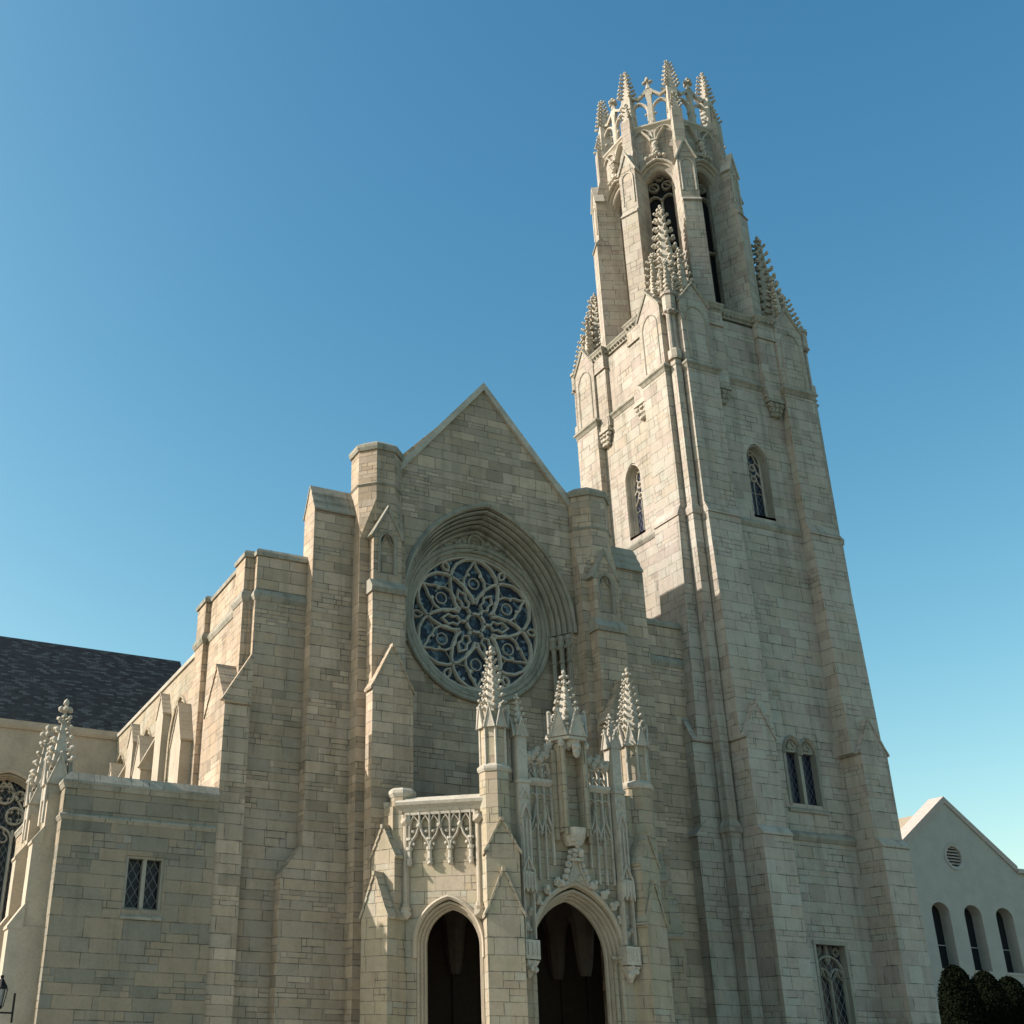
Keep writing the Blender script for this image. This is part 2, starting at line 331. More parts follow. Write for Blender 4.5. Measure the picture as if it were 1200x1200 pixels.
    def saddle(s, fr, a0, a1, zE, zP, d0, d1, over=.09, steps=4, z0=None, coping=True):
        """gabled buttress head: ridge runs along d; stepped, lapped stone courses on both slopes."""
        z0 = zE if z0 is None else z0; am = (a0 + a1) / 2
        s.slab(fr, [(a0, z0), (a1, z0), (a1, zE), (am, zP), (a0, zE)], d0, d1)
        if not coping: return s
        for sg in (-1, 1):
            for k in range(steps):
                t0, t1 = k / steps, (k + 1) / steps
                ea = am + sg * (a1 - a0) / 2
                A0 = ea + (am - ea) * t0 + sg * (over if k == 0 else .03); Z0 = zE + (zP - zE) * t0 - (over * .6 if k == 0 else 0)
                A1 = ea + (am - ea) * t1; Z1 = zE + (zP - zE) * t1
                s.slab(fr, [(A0, Z0), (A0 + sg * .03, Z0 + .10), (A1 + sg * .05, Z1 + .085), (A1, Z1 - .04)] if sg > 0 else
                       [(A1, Z1 - .04), (A1 + sg * .05, Z1 + .085), (A0 + sg * .03, Z0 + .10), (A0, Z0)], d0, d1 + .06)
        s.fbox(fr, am - .07, am + .07, d0, d1 + .10, zP - .05, zP + .14)
        return s
    def slope(s, fr, a0, a1, d0, d1, z0, z1, lip=.06):
        """weathering: slopes from (d1, z0) front up to (d0, z1) back, with a lip."""
        s.xprof(fr, [(d0 + .005, z0 - .12), (d1 + lip, z0 - .12), (d1 + lip, z0 - .02), (d0 + .005, z1)], a0 - .02, a1 + .02); return s
    def build(s, name, mat, parent=None, loc=None, smooth=False):
        me = bpy.data.meshes.new(name); base = Vector(parent['_o'] if parent is not None and '_o' in parent else (0, 0, 0))
        o = bpy.data.objects.new(name, me)
        vs = [Vector(v) for v in s.v]
        me.from_pydata([tuple((v - base) * K) for v in vs], [], s.f); me.validate()
        bm = bmesh.new(); bm.from_mesh(me); bmesh.ops.recalc_face_normals(bm, faces=bm.faces); bm.to_mesh(me); bm.free(); me.update()
        me.materials.append(mat)
        uvl = me.uv_layers.new(name='UVMap'); ph = rnd.uniform(0, .0)
        for p in me.polygons:
            n = p.normal
            if abs(n.z) > .92: u, v = Vector((1, 0, 0)), Vector((0, 1, 0))
            else:
                u = Vector((-n.y, n.x, 0)).normalized(); v = n.cross(u)
            for li in p.loop_indices:
                c = me.vertices[me.loops[li].vertex_index].co + base * K
                uvl.data[li].uv = (c.dot(u) + 3.0 * abs(n.x), c.dot(v) if abs(n.z) > .15 else c.z)
        if smooth:
            for p in me.polygons: p.use_smooth = True
        SC.collection.objects.link(o)
        if parent is not None:
            o.parent = parent
        return o
def sub(parent, name, mb, mat, root, smooth=False):
    """a sub-part: child of a part whose own origin sits at the root."""
    o = mb.build(name, mat, root, smooth=smooth); o.parent = parent; return o
def thing(name, label, cat, loc, group=None):
    o = bpy.data.objects.new(name, None); SC.collection.objects.link(o); o.empty_display_size = .5
    o['_o'] = list(loc); o.location = Vector(loc) * K; o['label'] = label; o['category'] = cat
    if group: o['group'] = group
    return o
def tag(o, label, cat, group=None):
    o['label'] = label; o['category'] = cat
    if group: o['group'] = group
    return o
def struct(name, mb, mat):
    o = mb.build(name, mat); o['kind'] = 'structure'; return o

def arch(ac, w_, zs, k=1.25, zb=None, n=12):
    """pointed arch path from bottom left over the apex to bottom right."""
    Rr = w_ * k; cl, cr_ = ac - w_ + Rr, ac + w_ - Rr
    th = math.acos(min(1, max(-1, (Rr - w_) / Rr))); L = []
    for i in range(n + 1):
        a = math.pi - th * i / n; L.append((cl + Rr * math.cos(a), zs + Rr * math.sin(a)))
    Rt = [(2 * ac - p[0], p[1]) for p in reversed(L[:-1])]
    P = L + Rt
    if zb is not None: P = [(ac - w_, zb)] + P + [(ac + w_, zb)]
    return P
def archapex(w_, k): Rr = w_ * k; return math.sqrt(Rr * Rr - (Rr - w_) ** 2)
def circ(ac, zc, r, n=32, a0=0.0, cw=True):
    s = -1 if cw else 1
    return [(ac + r * math.cos(a0 + s * 2 * math.pi * i / n), zc + r * math.sin(a0 + s * 2 * math.pi * i / n)) for i in range(n)]
def ogee(ac, z0, z1, w_, n=8):
    """half ogee leaf outline: bottom point, widest in the middle, cusped tip (closed path)."""
    Rp = []
    for i in range(n * 2 + 1):
        t = i / (n * 2); x = w_ * math.sin(math.pi * t) ** .8 * (1.05 - .35 * t)
        Rp.append((x, z0 + (z1 - z0) * t))
    return [(ac - x, z) for x, z in Rp] + [(ac + x, z) for x, z in reversed(Rp[1:-1])]
def quatrefoil(ac, zc, r, n=6, rot=0.0, lobes=4):
    P = []
    for k in range(lobes):
        a = rot - 2 * math.pi * k / lobes; cx_, cz_ = ac + r * .5 * math.cos(a), zc + r * .5 * math.sin(a)
        for i in range(n + 1):
            b = a + 1.9 - 3.8 * i / n; P.append((cx_ + r * .48 * math.cos(b), cz_ + r * .48 * math.sin(b)))
    return P
def tracery(mb, fr, ac, w_, zb, zs, k, d0, d1, lights=2, bw=.12, foils=1):
    """mullions, cusped light heads and a foiled head inside a pointed opening."""
    lw = 2 * w_ / lights; hs = zs - lw * .25
    mb.bar(fr, arch(ac, w_ - bw * .3, zs, k, zb), bw, d0, d1)
    for i in range(1, lights):
        a = ac - w_ + lw * i; mb.bar(fr, [(a, zb), (a, hs + (.0 if lights == 2 else lw * .2))], bw, d0, d1)
    for i in range(lights):
        c = ac - w_ + lw * (i + .5); mb.bar(fr, arch(c, lw / 2, hs, 1.2), bw * .8, d0, d1 - .01)
        mb.bar(fr, [(c - lw * .42, hs - lw * .05), (c - lw * .12, hs + lw * .22), (c, hs + lw * .62)], bw * .5, d0, d1 - .03)
        mb.bar(fr, [(c + lw * .42, hs - lw * .05), (c + lw * .12, hs + lw * .22), (c, hs + lw * .62)], bw * .5, d0, d1 - .03)
    top = zs + archapex(w_, k)
    if lights >= 2:
        zc = hs + lw * .95 + w_ * .1; rr = min(w_ * .42, (top - zc) * .62)
        mb.bar(fr, circ(ac, zc, rr, 20), bw * .7, d0, d1 - .01, True)
        mb.bar(fr, quatrefoil(ac, zc, rr * .92, rot=math.pi / 4), bw * .45, d0, d1 - .03, True)
    if lights >= 3:
        for sg in (-1, 1):
            zc2 = hs + lw * .75; mb.bar(fr, circ(ac + sg * w_ * .5, zc2, lw * .3, 14), bw * .6, d0, d1 - .01, True)
            mb.bar(fr, quatrefoil(ac + sg * w_ * .5, zc2, lw * .27, rot=math.pi / 4), bw * .4, d0, d1 - .03, True)
def recess_mould(mb, fr, ac, w_, zs, k, zb, d_out, d_in, steps=3, spread=.35):
    """nested orders stepping from the wall face into the opening."""
    for i in range(steps):
        t0, t1 = i / steps, (i + 1) / steps
        o0, o1 = spread * (1 - t0), spread * (1 - t1); da, db = d_out + (d_in - d_out) * t0, d_out + (d_in - d_out) * t1
        mb.mould(fr, arch(ac, w_, zs, k, zb), [(o1, db - .05), (o1, da - .06), (o1 + (o0 - o1) * .35, da + .0), (o0, da - .03), (o0 + .02, db - .05)])
def lipsec(z, o=.12, h=.28): return [(-.05, z - h * .55), (o * .35, z - h * .5), (o, z - h * .1), (o, z), (-.05, z + h * .6)]

# ================================================================ SETTING
gz = -0.8
m = MB(); m.box(-900, 1200, -600, 2400, gz - 1, gz)
GRASS = simple('lawn', (0.09, 0.10, 0.045), 0.95, nscale=3, var=.5)
struct('ground', m, GRASS)
m = MB(); m.box(-200, 300, -14, 24, gz, gz + .01); struct('road', m, simple('asphalt_road', (0.09, 0.088, 0.085), .9, nscale=30))
PAVE = ashlar('paving', [(0.45, 0.42, 0.37), (0.48, 0.45, 0.40), (0.44, 0.41, 0.36), (0.49, 0.46, 0.41), (0.46, 0.43, 0.38)], row=1.0, bw=1.0, stain=.3)
m = MB(); m.box(-200, 300, 24, 29, gz, gz + .2); struct('pavement', m, PAVE)
m = MB(); m.box(-40, 90, 29, 80, gz, gz + .02); struct('bounce_plaza', m, PAVE)  # unseen pale plaza, added to bounce sunlight onto the shaded walls

# ================================================================ NAVE FRONT
nave = thing('church_nave', 'grey stone church front with steep gable, rose window and long sunlit side wall', 'church', (27.12, 48, gz))
F0 = F(0, 48, 0); CX = 27.12
def mir(x): return 2 * CX - x
# gable wall with the great recess
hole = arch(CX, 4.75, 21.7, 1.32, gz + .5, 16)
m = MB(); m.slab(F0, [(21.3, gz), (mir(21.3), gz), (mir(21.3), 28.9), (CX, 35.0), (21.3, 28.9)], -1.4, 0, [hole])
m.build('facade_wall', MS, nave)
m = MB(); m.slab(F0, [(21.5, gz), (mir(21.5), gz), (mir(21.5), 28.6), (21.5, 28.6)], -1.75, -1.402, [circ(CX, 21.95, 3.72, 48)]); m.build('recess_wall', MS, nave)
# gable coping
m = MB()
for sg in (-1, 1):
    e = CX + sg * 5.3
    q = [(CX, 34.95), (CX, 35.42), (e + sg * .05, 29.02), (e - sg * .02, 28.55)]
    m.slab(F0, q if sg > 0 else q[::-1], -1.55, .16)
m.build('gable_coping', MV, nave)
# great arch mouldings
m = MB(); W_, ZS, KK = 4.2, 21.7, 1.32
n_o = 4
for i in range(n_o):
    o0 = .62 * (1 - i / n_o); o1 = .62 * (1 - (i + 1) / n_o); da, db = -.28 * i - .02, -.28 * (i + 1)
    m.mould(F0, arch(CX, W_, ZS, KK, None, 18), [(o1 + .02, db - .1), (o1, da - .10), (o1 + .05, da + .03), (o0 - .05, da + .06), (o0, da - .04), (o0, db - .1)])
m.mould(F0, arch(CX, W_ + .72, ZS - .05, KK, None, 18), [(-.12, -.1), (-.12, .16), (0, .24), (.12, .10), (.14, -.1)])
m.mould(F0, arch(CX, W_ - .08, ZS, KK, None, 18), [(-.12, -1.39), (-.10, -1.2), (.0, -1.12), (.12, -1.2), (.12, -1.39)])
m.build('arch_moulding', MG, nave)
for sg in (-1, 1):
    for i in range(3):
        x = CX + sg * (W_ + .10 + i * .22); y = 48 + 1.06 - i * .40
        if x < 22.1 and sg < 0 and False: continue
        m = MB(); m.prism(x, y, .13, 11.2, 20.6, 10); m.prism(x, y, .15, 20.55, 20.68, 10); m.prism(x, y, .13, 20.68, 21.4, 10, r1=.22)
        for q in range(6): m.blob((x + .17 * math.cos(q * 1.05), y + .17 * math.sin(q * 1.05), 21.05), .09, sz=1.5)
        m.prism(x, y, .25, 21.4, 21.62, 8); m.prism(x, y, .18, 20.2, 20.3, 10)
        m.build('colonnette', MG, nave)
# carved relief band between great arch and rose
m = MB()
m.mould(F0, circ(CX, 26.35, .42, 20), [(-.09, -1.39), (-.05, -1.26), (.05, -1.26), (.09, -1.39)], True)
m.mould(F0, circ(CX, 26.35, .2, 12), [(-.06, -1.39), (0, -1.28), (.06, -1.39)], True)
for sg in (-1, 1):
    for k in range(15):
        t = k / 14; x = CX + sg * (.6 + 2.3 * t); z = 26.35 - .12 * t - 1.05 * t * t
        m.blob((x, 49.36, z + .13 * math.sin(k * 1.7)), .16 * (1.1 - .4 * t), sy=.5)
        m.blob((x + .05, 49.36, z - .22 + .08 * math.sin(k * 2.3)), .12 * (1.1 - .4 * t), sy=.5)
m.build('carved_relief', MG, nave)
# rose window
RZ, RR = 21.95, 3.72
ring = MB()
for ro, rw, dd in ((4.16, .13, -1.20), (3.93, .12, -1.26), (3.72, .11, -1.40)):
    ring.mould(F0, circ(CX, RZ, ro, 64), [(-rw, -1.75), (-rw, dd - .05), (-rw * .4, dd), (rw * .5, dd), (rw, dd - .08), (rw, -1.45)], True)
rose = ring.build('rose_window', MG, nave)
tr = MB(); D0, D1 = -1.74, -1.46
for k in range(6):
    a = R_(90 + 60 * k); c_, s_ = math.cos(a), math.sin(a)
    def rp(r, o): return (CX + r * c_ - o * s_, RZ + r * s_ + o * c_)
    # big petal loop: springs from the hub on the neighbours' axes, crosses them, rounds off at the rim
    ctl = [(.29, 57), (.40, 52), (.54, 43.5), (.69, 34.5), (.82, 26), (.91, 18), (.965, 9), (.98, 0)]
    P = [(r_ * 3.6, R_(d_)) for r_, d_ in ctl]; P = P + [(r_, -d_) for r_, d_ in reversed(P[:-1])]
    P = [(CX + r_ * math.cos(a + d_), RZ + r_ * math.sin(a + d_)) for r_, d_ in P]
    tr.bar(F0, P, .18, D0, D1)
    # ogee leaf inside
    L = [(1.28, 0), (1.4, .2), (1.52, .34), (1.68, .52), (1.95, .62), (2.35, .60), (2.62, .42), (2.85, .36), (3.1, .16), (3.45, 0)]
    lp = [rp(r_, o) for r_, o in L] + [rp(r_, -o) for r_, o in L[-2:0:-1]]
    tr.bar(F0, lp, .13, D0, D1 - .03, True)
    for r_, o in ((1.62, .52), (2.62, .42)):
        for sg in (-1, 1): q = rp(r_, o * sg * .8); tr.blob((q[0], 49.55, q[1]), .11, sy=.8)
    tr.bar(F0, circ(*rp(2.2, 0), .30, 14), .07, D0, D1 - .12, True);
    for sg in (-1, 1):
        q1, q2, q3 = rp(3.3, sg * .55), rp(2.9, sg * 1.0), rp(2.3, sg * 1.05)
        tr.bar(F0, [rp(2.35, sg * .6), rp(2.3, sg * 1.15)], .05, D0, D1 - .14)
    a = R_(60 * k + 60); c_, s_ = math.cos(a), math.sin(a)
    L = [(.85, 0), (1.05, .24), (1.3, .16), (1.55, .27), (1.9, 0)]
    lp = [rp(r_, o) for r_, o in L] + [rp(r_, -o) for r_, o in L[-2:0:-1]]
    tr.bar(F0, lp, .12, D0, D1 - .03, True)
    L = [(3.02, 0), (3.2, .15), (3.4, .17), (3.58, 0)]
    lp = [rp(r_, o) for r_, o in L] + [rp(r_, -o) for r_, o in L[-2:0:-1]]
    tr.bar(F0, lp, .12, D0, D1 - .02, True)
    tr.bar(F0, [rp(.42, 0), rp(.8, 0)], .2, D0, D1)
tr.mould(F0, circ(CX, RZ, .5, 18), [(-.09, D0), (-.06, D1), (.06, D1), (.09, D0)], True)
tr.mould(F0, circ(CX, RZ, 3.6, 60), [(-.09, D0), (-.05, D1), (.08, D1), (.12, D0)], True)
sub(rose, 'tracery', tr, MV, nave)
g = MB(); g.slab(F0, circ(CX, RZ, 3.68, 48), -1.74, -1.68); sub(rose, 'glass', g, GS, nave)
# nave roof and inner walls
m = MB(); m.add([(20.9, 49.5, 28.0), (CX, 49.5, 34.3), (mir(20.9), 49.5, 28.0), (20.9, 100, 28.0), (CX, 100, 34.3), (mir(20.9), 100, 28.0), (20.9, 49.5, 27.6), (mir(20.9), 49.5, 27.6), (20.9, 100, 27.6), (mir(20.9), 100, 27.6)],
    [(0, 1, 4, 3), (1, 2, 5, 4), (0, 2, 1), (3, 4, 5), (0, 6, 7, 2), (3, 5, 9, 8), (0, 3, 8, 6), (2, 7, 9, 5), (6, 8, 9, 7)]); m.build('nave_roof', SLT, nave)
m = MB(); m.box(21.2, mir(21.2), 49.8, 99.5, gz, 27.6); m.build('clerestory', MS, nave)

def octpts(x, y, a, z): return [(x + a * 1.0824 * math.cos(R_(22.5 + 45 * i)), y + a * 1.0824 * math.sin(R_(22.5 + 45 * i)), z) for i in range(8)]
for sg in (-1, 1):
    X = lambda v: v if sg < 0 else mir(v)
    def xb(mb, a, b, *r): mb.box(min(X(a), X(b)), max(X(a), X(b)), *r)
    tx = X(20.9)
    # octagonal turret on square pier
    m = MB(); m.prism(tx, 48.2, 1.27, 25.4, 29.35, 8)
    m.hull([(X(19.66), 47.25, 24.4), (X(22.1), 47.25, 24.4), (X(19.66), 49.3, 24.4), (X(22.1), 49.3, 24.4)] + octpts(tx, 48.2, 1.17, 26.6))
    xb(m, 19.66, 22.1, 47.25, 49.3, gz, 24.4)
    tu = m.build('turret', MS, nave)
    c = MB(); c.prism(tx, 48.2, 1.36, 29.35, 29.52, 8, r1=1.42); c.prism(tx, 48.2, 1.42, 29.52, 29.66, 8); c.prism(tx, 48.2, 1.42, 29.66, 30.0, 8, r1=.9)
    sub(tu, 'cap', c, MG, nave); c = MB()
    c.prism(tx, 48.2, 1.27, 27.35, 27.45, 8, r1=1.36); c.prism(tx, 48.2, 1.36, 27.45, 27.6, 8, r1=1.2)
    sub(tu, 'string_course', c, MG, nave)
    # front buttress in three stages
    fx = X(20.92); FB = F(fx, 48, 0)
    m = MB(); m.fbox(FB, -.83, .83, 0, 1.40, gz, 21.55)
    m.saddle(FB, -1.0, 1.0, 16.65, 18.72, 1.2, 1.92, z0=gz, steps=5)
    m.fbox(FB, -.74, .74, 0, 1.02, 21.9, 22.2)
    NP = [(-.74, 22.1), (.74, 22.1), (.74, 24.45), (0, 25.85), (-.74, 24.45)]
    m.slab(FB, NP, 1.018, 1.24, [arch(0, .42, 24.2, 1.25, 22.55, 6)]); m.slab(FB, NP, 0, 1.02)
    bt = m.build('front_buttress', MS, nave)
    c = MB()
    c.mould(FB, [(-.80, 24.38), (0, 25.9), (.80, 24.38)], [(-.02, .0), (-.02, 1.3), (.10, 1.34), (.14, 1.2), (.14, .0)])
    c.xprof(FB, [(0, 21.5), (1.50, 21.5), (1.56, 21.72), (1.24, 22.18), (0, 22.18)], -.92, .92)
    c.mould(FB, arch(0, .42, 24.2, 1.25, 22.55, 6), [(-.06, 1.0), (-.06, 1.24), (.06, 1.3), (.08, 1.2)])
    c.bar(FB, [(-.4, 24.1), (-.2, 24.25), (-.16, 24.5), (0, 24.62), (.16, 24.5), (.2, 24.25), (.4, 24.1)], .07, 1.0, 1.16)
    sub(bt, 'niche_gable', c, MG, nave)
    # tall outer buttress, ridge along the facade
    m = MB(); FTb = F(X(17.52), 48, 0)
    ys = (48.05, 49.45)
    lo, hi = (17.58, 19.75) if sg < 0 else (mir(19.75), mir(17.58))
    m.add([(lo, ys[0], gz), (hi, ys[0], gz), (hi, ys[1], gz), (lo, ys[1], gz), (lo, ys[0], 25.95), (hi, ys[0], 25.95), (hi, ys[1], 25.95), (lo, ys[1], 25.95), (lo, 48.75, 27.4), (hi, 48.75, 27.4)],
          [(0, 1, 5, 4), (2, 3, 7, 6), (0, 4, 8, 7, 3), (1, 2, 6, 9, 5), (4, 5, 9, 8), (7, 8, 9, 6)])
    # lower, deeper stage
    l2, h2 = (16.62, 17.58) if sg < 0 else (mir(17.58), mir(16.62))
    if sg < 0: m.hull([(l2, 47.98, gz), (19.75, 47.98, gz), (l2, 48.8, gz), (19.75, 48.8, gz), (l2, 47.98, 8.6), (19.75, 47.98, 8.6), (l2, 48.8, 8.6), (h2, 48.0, 9.9), (19.75, 48.0, 9.9), (19.75, 48.8, 9.9), (h2, 48.8, 9.9)])
    tb = m.build('tall_buttress', MS, nave)
    c = MB()
    for k in range(3):
        for s2 in (-1, 1):
            t0, t1 = k / 3, (k + 1) / 3; yb = lambda t: 48.75 + s2 * .72 * (1 - t); zb = lambda t: 25.9 + 1.5 * t
            c.xprof(F(0, 0, 0), [(-(yb(t0) + s2 * .09), zb(t0) - .05), (-(yb(t0) + s2 * .09), zb(t0) + .07), (-(yb(t1)), zb(t1) + .08), (-(yb(t1)), zb(t1) - .02)], lo - .05, hi + .0)
    sub(tb, 'coping', c, MG, nave)
    # narthex block beyond it
    lo, hi = (15.05, 17.6) if sg < 0 else (mir(17.6), 39.45)
    m = MB(); m.box(lo, hi, 48.8, 57.6 if sg < 0 else 52.0, gz, 23.3)
    if sg < 0: m.box(14.87, 15.3, 49.2, 57.6, gz, 23.3)
    if sg < 0:
        m.box(14.58, 15.0, 49.25, 50.7, gz, 23.45); m.box(14.58, 15.0, 56.0, 57.55, gz, 23.2)
    nb = m.build('narthex_block', MS, nave)
    c = MB()
    if sg < 0: path = [(14.87, 57.6), (14.58, 57.6), (14.58, 56.0), (14.87, 56.0), (14.87, 50.7), (14.58, 50.7), (14.58, 49.25), (15.05, 49.25), (15.05, 48.8), (17.6, 48.8)]
    else: path = [(mir(17.6), 48.8), (39.4, 48.8)]
    c.string(path, [(-.05, 20.95), (.04, 21.0), (.12, 21.2), (.12, 21.32), (-.02, 21.6)])
    sub(nb, 'string_course', c, MG, nave); c = MB()
    c.string(path, [(-.3, 23.25), (.08, 23.25), (.1, 23.45), (-.02, 23.62), (-.3, 23.62)])
    sub(nb, 'coping', c, MG, nave)
# corner buttress in front of the narthex block
def aisle_buttress(xw, xo, y0, y1, ze, zr, rake=True):
    """gable-headed buttress projecting west (-X) from a wall at xw."""
    m = MB(); yc = (y0 + y1) / 2
    fr = F(0, yc, -90)     # a runs toward -Y, d toward -X
    m.saddle(fr, -(y1 - y0) / 2, (y1 - y0) / 2, ze, zr, -xw, -xo, z0=gz, steps=4, over=.08)
    if rake:
        fs = F(0, y0, 0); m.slab(fs, [(xo - .03, ze - .05), (xo - .03, ze + .1), (xw, zr + .25), (xw, ze - .05)], -.22, .06)
        m.mould(fs, [(xo - .08, ze + .05), (xw, zr + .27)], [(-.02, -.25), (-.02, .12), (.10, .12), (.10, -.25)])
    return m
aisle_buttress(14.9, 13.72, 48.12, 51.3, 15.75, 17.75).build('aisle_buttress', MS, nave)
# aisle wall
FW = F(14.87, 0, -90)   # a = -Y, d = toward -X
m = MB(); hs = [arch(-y, 1.75, 17.0, 1.4, 12.0, 8) for y in (60.9, 68.7, 76.0)]
m.slab(FW, [(-78.0, gz), (-57.6, gz), (-57.6, 21.0), (-78.0, 21.0)], -1.0, 0, hs); m.build('aisle_wall', MP, nave)
m = MB(); m.xprof(FW, [(-1.0, 20.95), (.10, 20.95), (.13, 21.15), (-.1, 21.35), (-1.0, 21.35)], -78.0, -57.62); m.build('aisle_coping', MV, nave)
m = MB(); m.add([(14.9, 57.6, 21.0), (14.9, 78, 21.0), (21, 78, 24.5), (21, 57.6, 24.5)], [(0, 1, 2, 3)]); m.build('aisle_roof', SLT, nave)
for y in (60.9, 68.7, 76.0):
    m = MB(); recess_mould(m, FW, -y, 1.5, 17.0, 1.4, 12.0, 0, -.5, 2, .25); m.mould(FW, arch(-y, 1.85, 17.0, 1.4, 14, 8), [(-.08, -.05), (-.08, .08), (.06, .12), (.08, -.05)])
    win = m.build('aisle_window', MP, nave)
    t_ = MB(); tracery(t_, FW, -y, 1.45, 12.0, 17.0, 1.4, -.75, -.5, 3, .14); sub(win, 'tracery', t_, MV, nave)
    g = MB(); g.slab(FW, arch(-y, 1.58, 17.0, 1.4, 12.0, 8), -.72, -.68); sub(win, 'glass', g, GD, nave)
for y in (63.75, 71.2): aisle_buttress(14.88, 14.42, y - .75, y + .75, 18.95, 20.15, False).build('wall_pilaster', MO, nave)
aisle_buttress(14.88, 13.95, 56.5, 58.5, 15.95, 17.95, False).build('aisle_buttress', MO, nave)
for y in (66.4, 74.2): aisle_buttress(14.88, 13.9, y - 1.3, y + .8, 16.2, 18.2).build('aisle_buttress', MO, nave)

# ================================================================ BELL TOWER
XT, YT = 45.5, 52.9
tower = thing('bell_tower', 'tall square stone bell tower with pinnacled corners and an open crown of spires', 'tower', (XT, YT, gz))
def face(k, hw): # frame of side k (0 south, 1 west, 2 north, 3 east) at distance hw; a from -.. to +.. seen from outside
    ang = (0, -90, 180, 90)[k]; a = R_(ang); n = (math.sin(a), -math.cos(a)); return F(XT + n[0] * hw, YT + n[1] * hw, ang)
HW = 5.2
lanc = arch(0, .78, 34.6, 1.5, 30.85, 8)
m = MB()
for k in (0, 1, 2, 3):
    fr = face(k, HW); e = HW if k % 2 == 0 else HW - 1.0
    hs = []
    if k in (0, 1): hs.append(lanc)
    if k == 0:
        hs.append([(-1.05, 14.2), (1.05, 14.2), (1.05, 17.0)] + arch(.52, .5, 17.0, 1.3, None, 6)[::-1][1:-1] + [(0, 17.0)] + arch(-.52, .5, 17.0, 1.3, None, 6)[::-1][1:-1] + [(-1.05, 17.0)])
        hs.append([(-.95, 3.0), (1.15, 3.0), (1.15, 7.35), (-.95, 7.35)])
    m.slab(fr, [(-e, gz), (e, gz), (e, 44.3), (-e, 44.3)], -1.0, 0, hs)
m.box(XT - HW + .9, XT + HW - .9, YT - HW + .9, YT + HW - .9, 43.9, 44.25)
m.build('tower_wall', MT, tower)
# lancet windows
for k in (0, 1):
    fr = face(k, HW); m = MB(); recess_mould(m, fr, 0, .62, 34.6, 1.5, 30.95, -.02, -.55, 2, .16)
    m.xprof(fr, [(-.6, 30.7), (.0, 30.7), (.0, 30.85), (-.6, 31.05)], -.78, .78)
    win = m.build('lancet_window', MG if k == 0 else MV, tower)
    t = MB(); t.bar(fr, arch(0, .6, 34.6, 1.5, 31.0, 8), .1, -.62, -.45); t.bar(fr, [(0, 31), (0, 33.3)], .06, -.62, -.5)
    for zc, rr in ((35.35, .2), (34.85, .0), (34.3, .22), (33.55, .2)):
        if rr: t.bar(fr, circ(0, zc, rr, 12), .07, -.62, -.46, True); t.bar(fr, quatrefoil(0, zc, rr * .9, 4), .04, -.62, -.48, True)
    for sg in (-1, 1):
        for z0 in (33.0, 33.75, 34.45):
            t.bar(fr, [(sg * .58, z0), (sg * .3, z0 + .3), (sg * .12, z0 + .75), (sg * .3, z0 + 1.0), (sg * .5, z0 + .8)], .06, -.62, -.47)
    t.bar(fr, [(-.6, 32.6), (.6, 32.6)], .04, -.62, -.52)
    sub(win, 'tracery', t, MV, tower)
    g = MB(); g.slab(fr, arch(0, .64, 34.6, 1.5, 30.95, 8), -.60, -.57); sub(win, 'glass', g, GB, tower)
fr = face(0, HW)
# two-light window
m = MB(); m.fbox(fr, -1.18, -1.0, -.5, .05, 14.1, 17.0); m.fbox(fr, 1.0, 1.18, -.5, .05, 14.1, 17.0); m.fbox(fr, -.1, .1, -.5, -.05, 14.1, 17.2)
m.xprof(fr, [(-.5, 13.75), (.10, 13.75), (.14, 13.9), (-.45, 14.25)], -1.3, 1.3)
for sg in (-1, 1):
    hd = [(sg * .52 - .56, 16.95), (sg * .52 + .56, 16.95)] + [(x, z) for x, z in reversed(arch(sg * .52, .56, 17.0, 1.1, None, 6))]
    m.mould(fr, arch(sg * .52, .60, 17.0, 1.35, 16.8, 6), [(-.10, -.3), (-.10, .02), (.0, .14), (.06, -.02)])
    m.slab(fr, arch(sg * .52, .52, 16.95, 1.3, None, 6), -.45, -.12)
    m.bar(fr, quatrefoil(sg * .52, 17.28, .26, 4, math.pi / 2, 3), .07, -.16, -.03, True)
win = m.build('two_light_window', MG, tower)
g = MB(); g.fbox(fr, -1.02, 1.02, -.42, -.38, 14.1, 17.1); sub(win, 'glass', g, GB, tower)
# ground window
m = MB(); m.fbox(fr, -.97, -.82, -.5, .04, 3, 7.35); m.fbox(fr, 1.02, 1.17, -.5, .04, 3, 7.35); m.fbox(fr, -1.0, 1.2, -.5, .06, 7.3, 7.48)
tracery(m, fr, .10, .92, 3, 5.9, 1.0, -.5, -.22, 2, .12); m.bar(fr, [(.1, 6.4), (.1, 7.3)], .1, -.5, -.25)
for sg in (-1, 1): m.bar(fr, quatrefoil(.1 + sg * .62, 7.0, .22, 4), .06, -.5, -.28, True)
win = m.build('ground_window', MG, tower)
g = MB(); g.fbox(fr, -.85, 1.05, -.45, -.41, 3, 7.3); sub(win, 'glass', g, GD, tower)
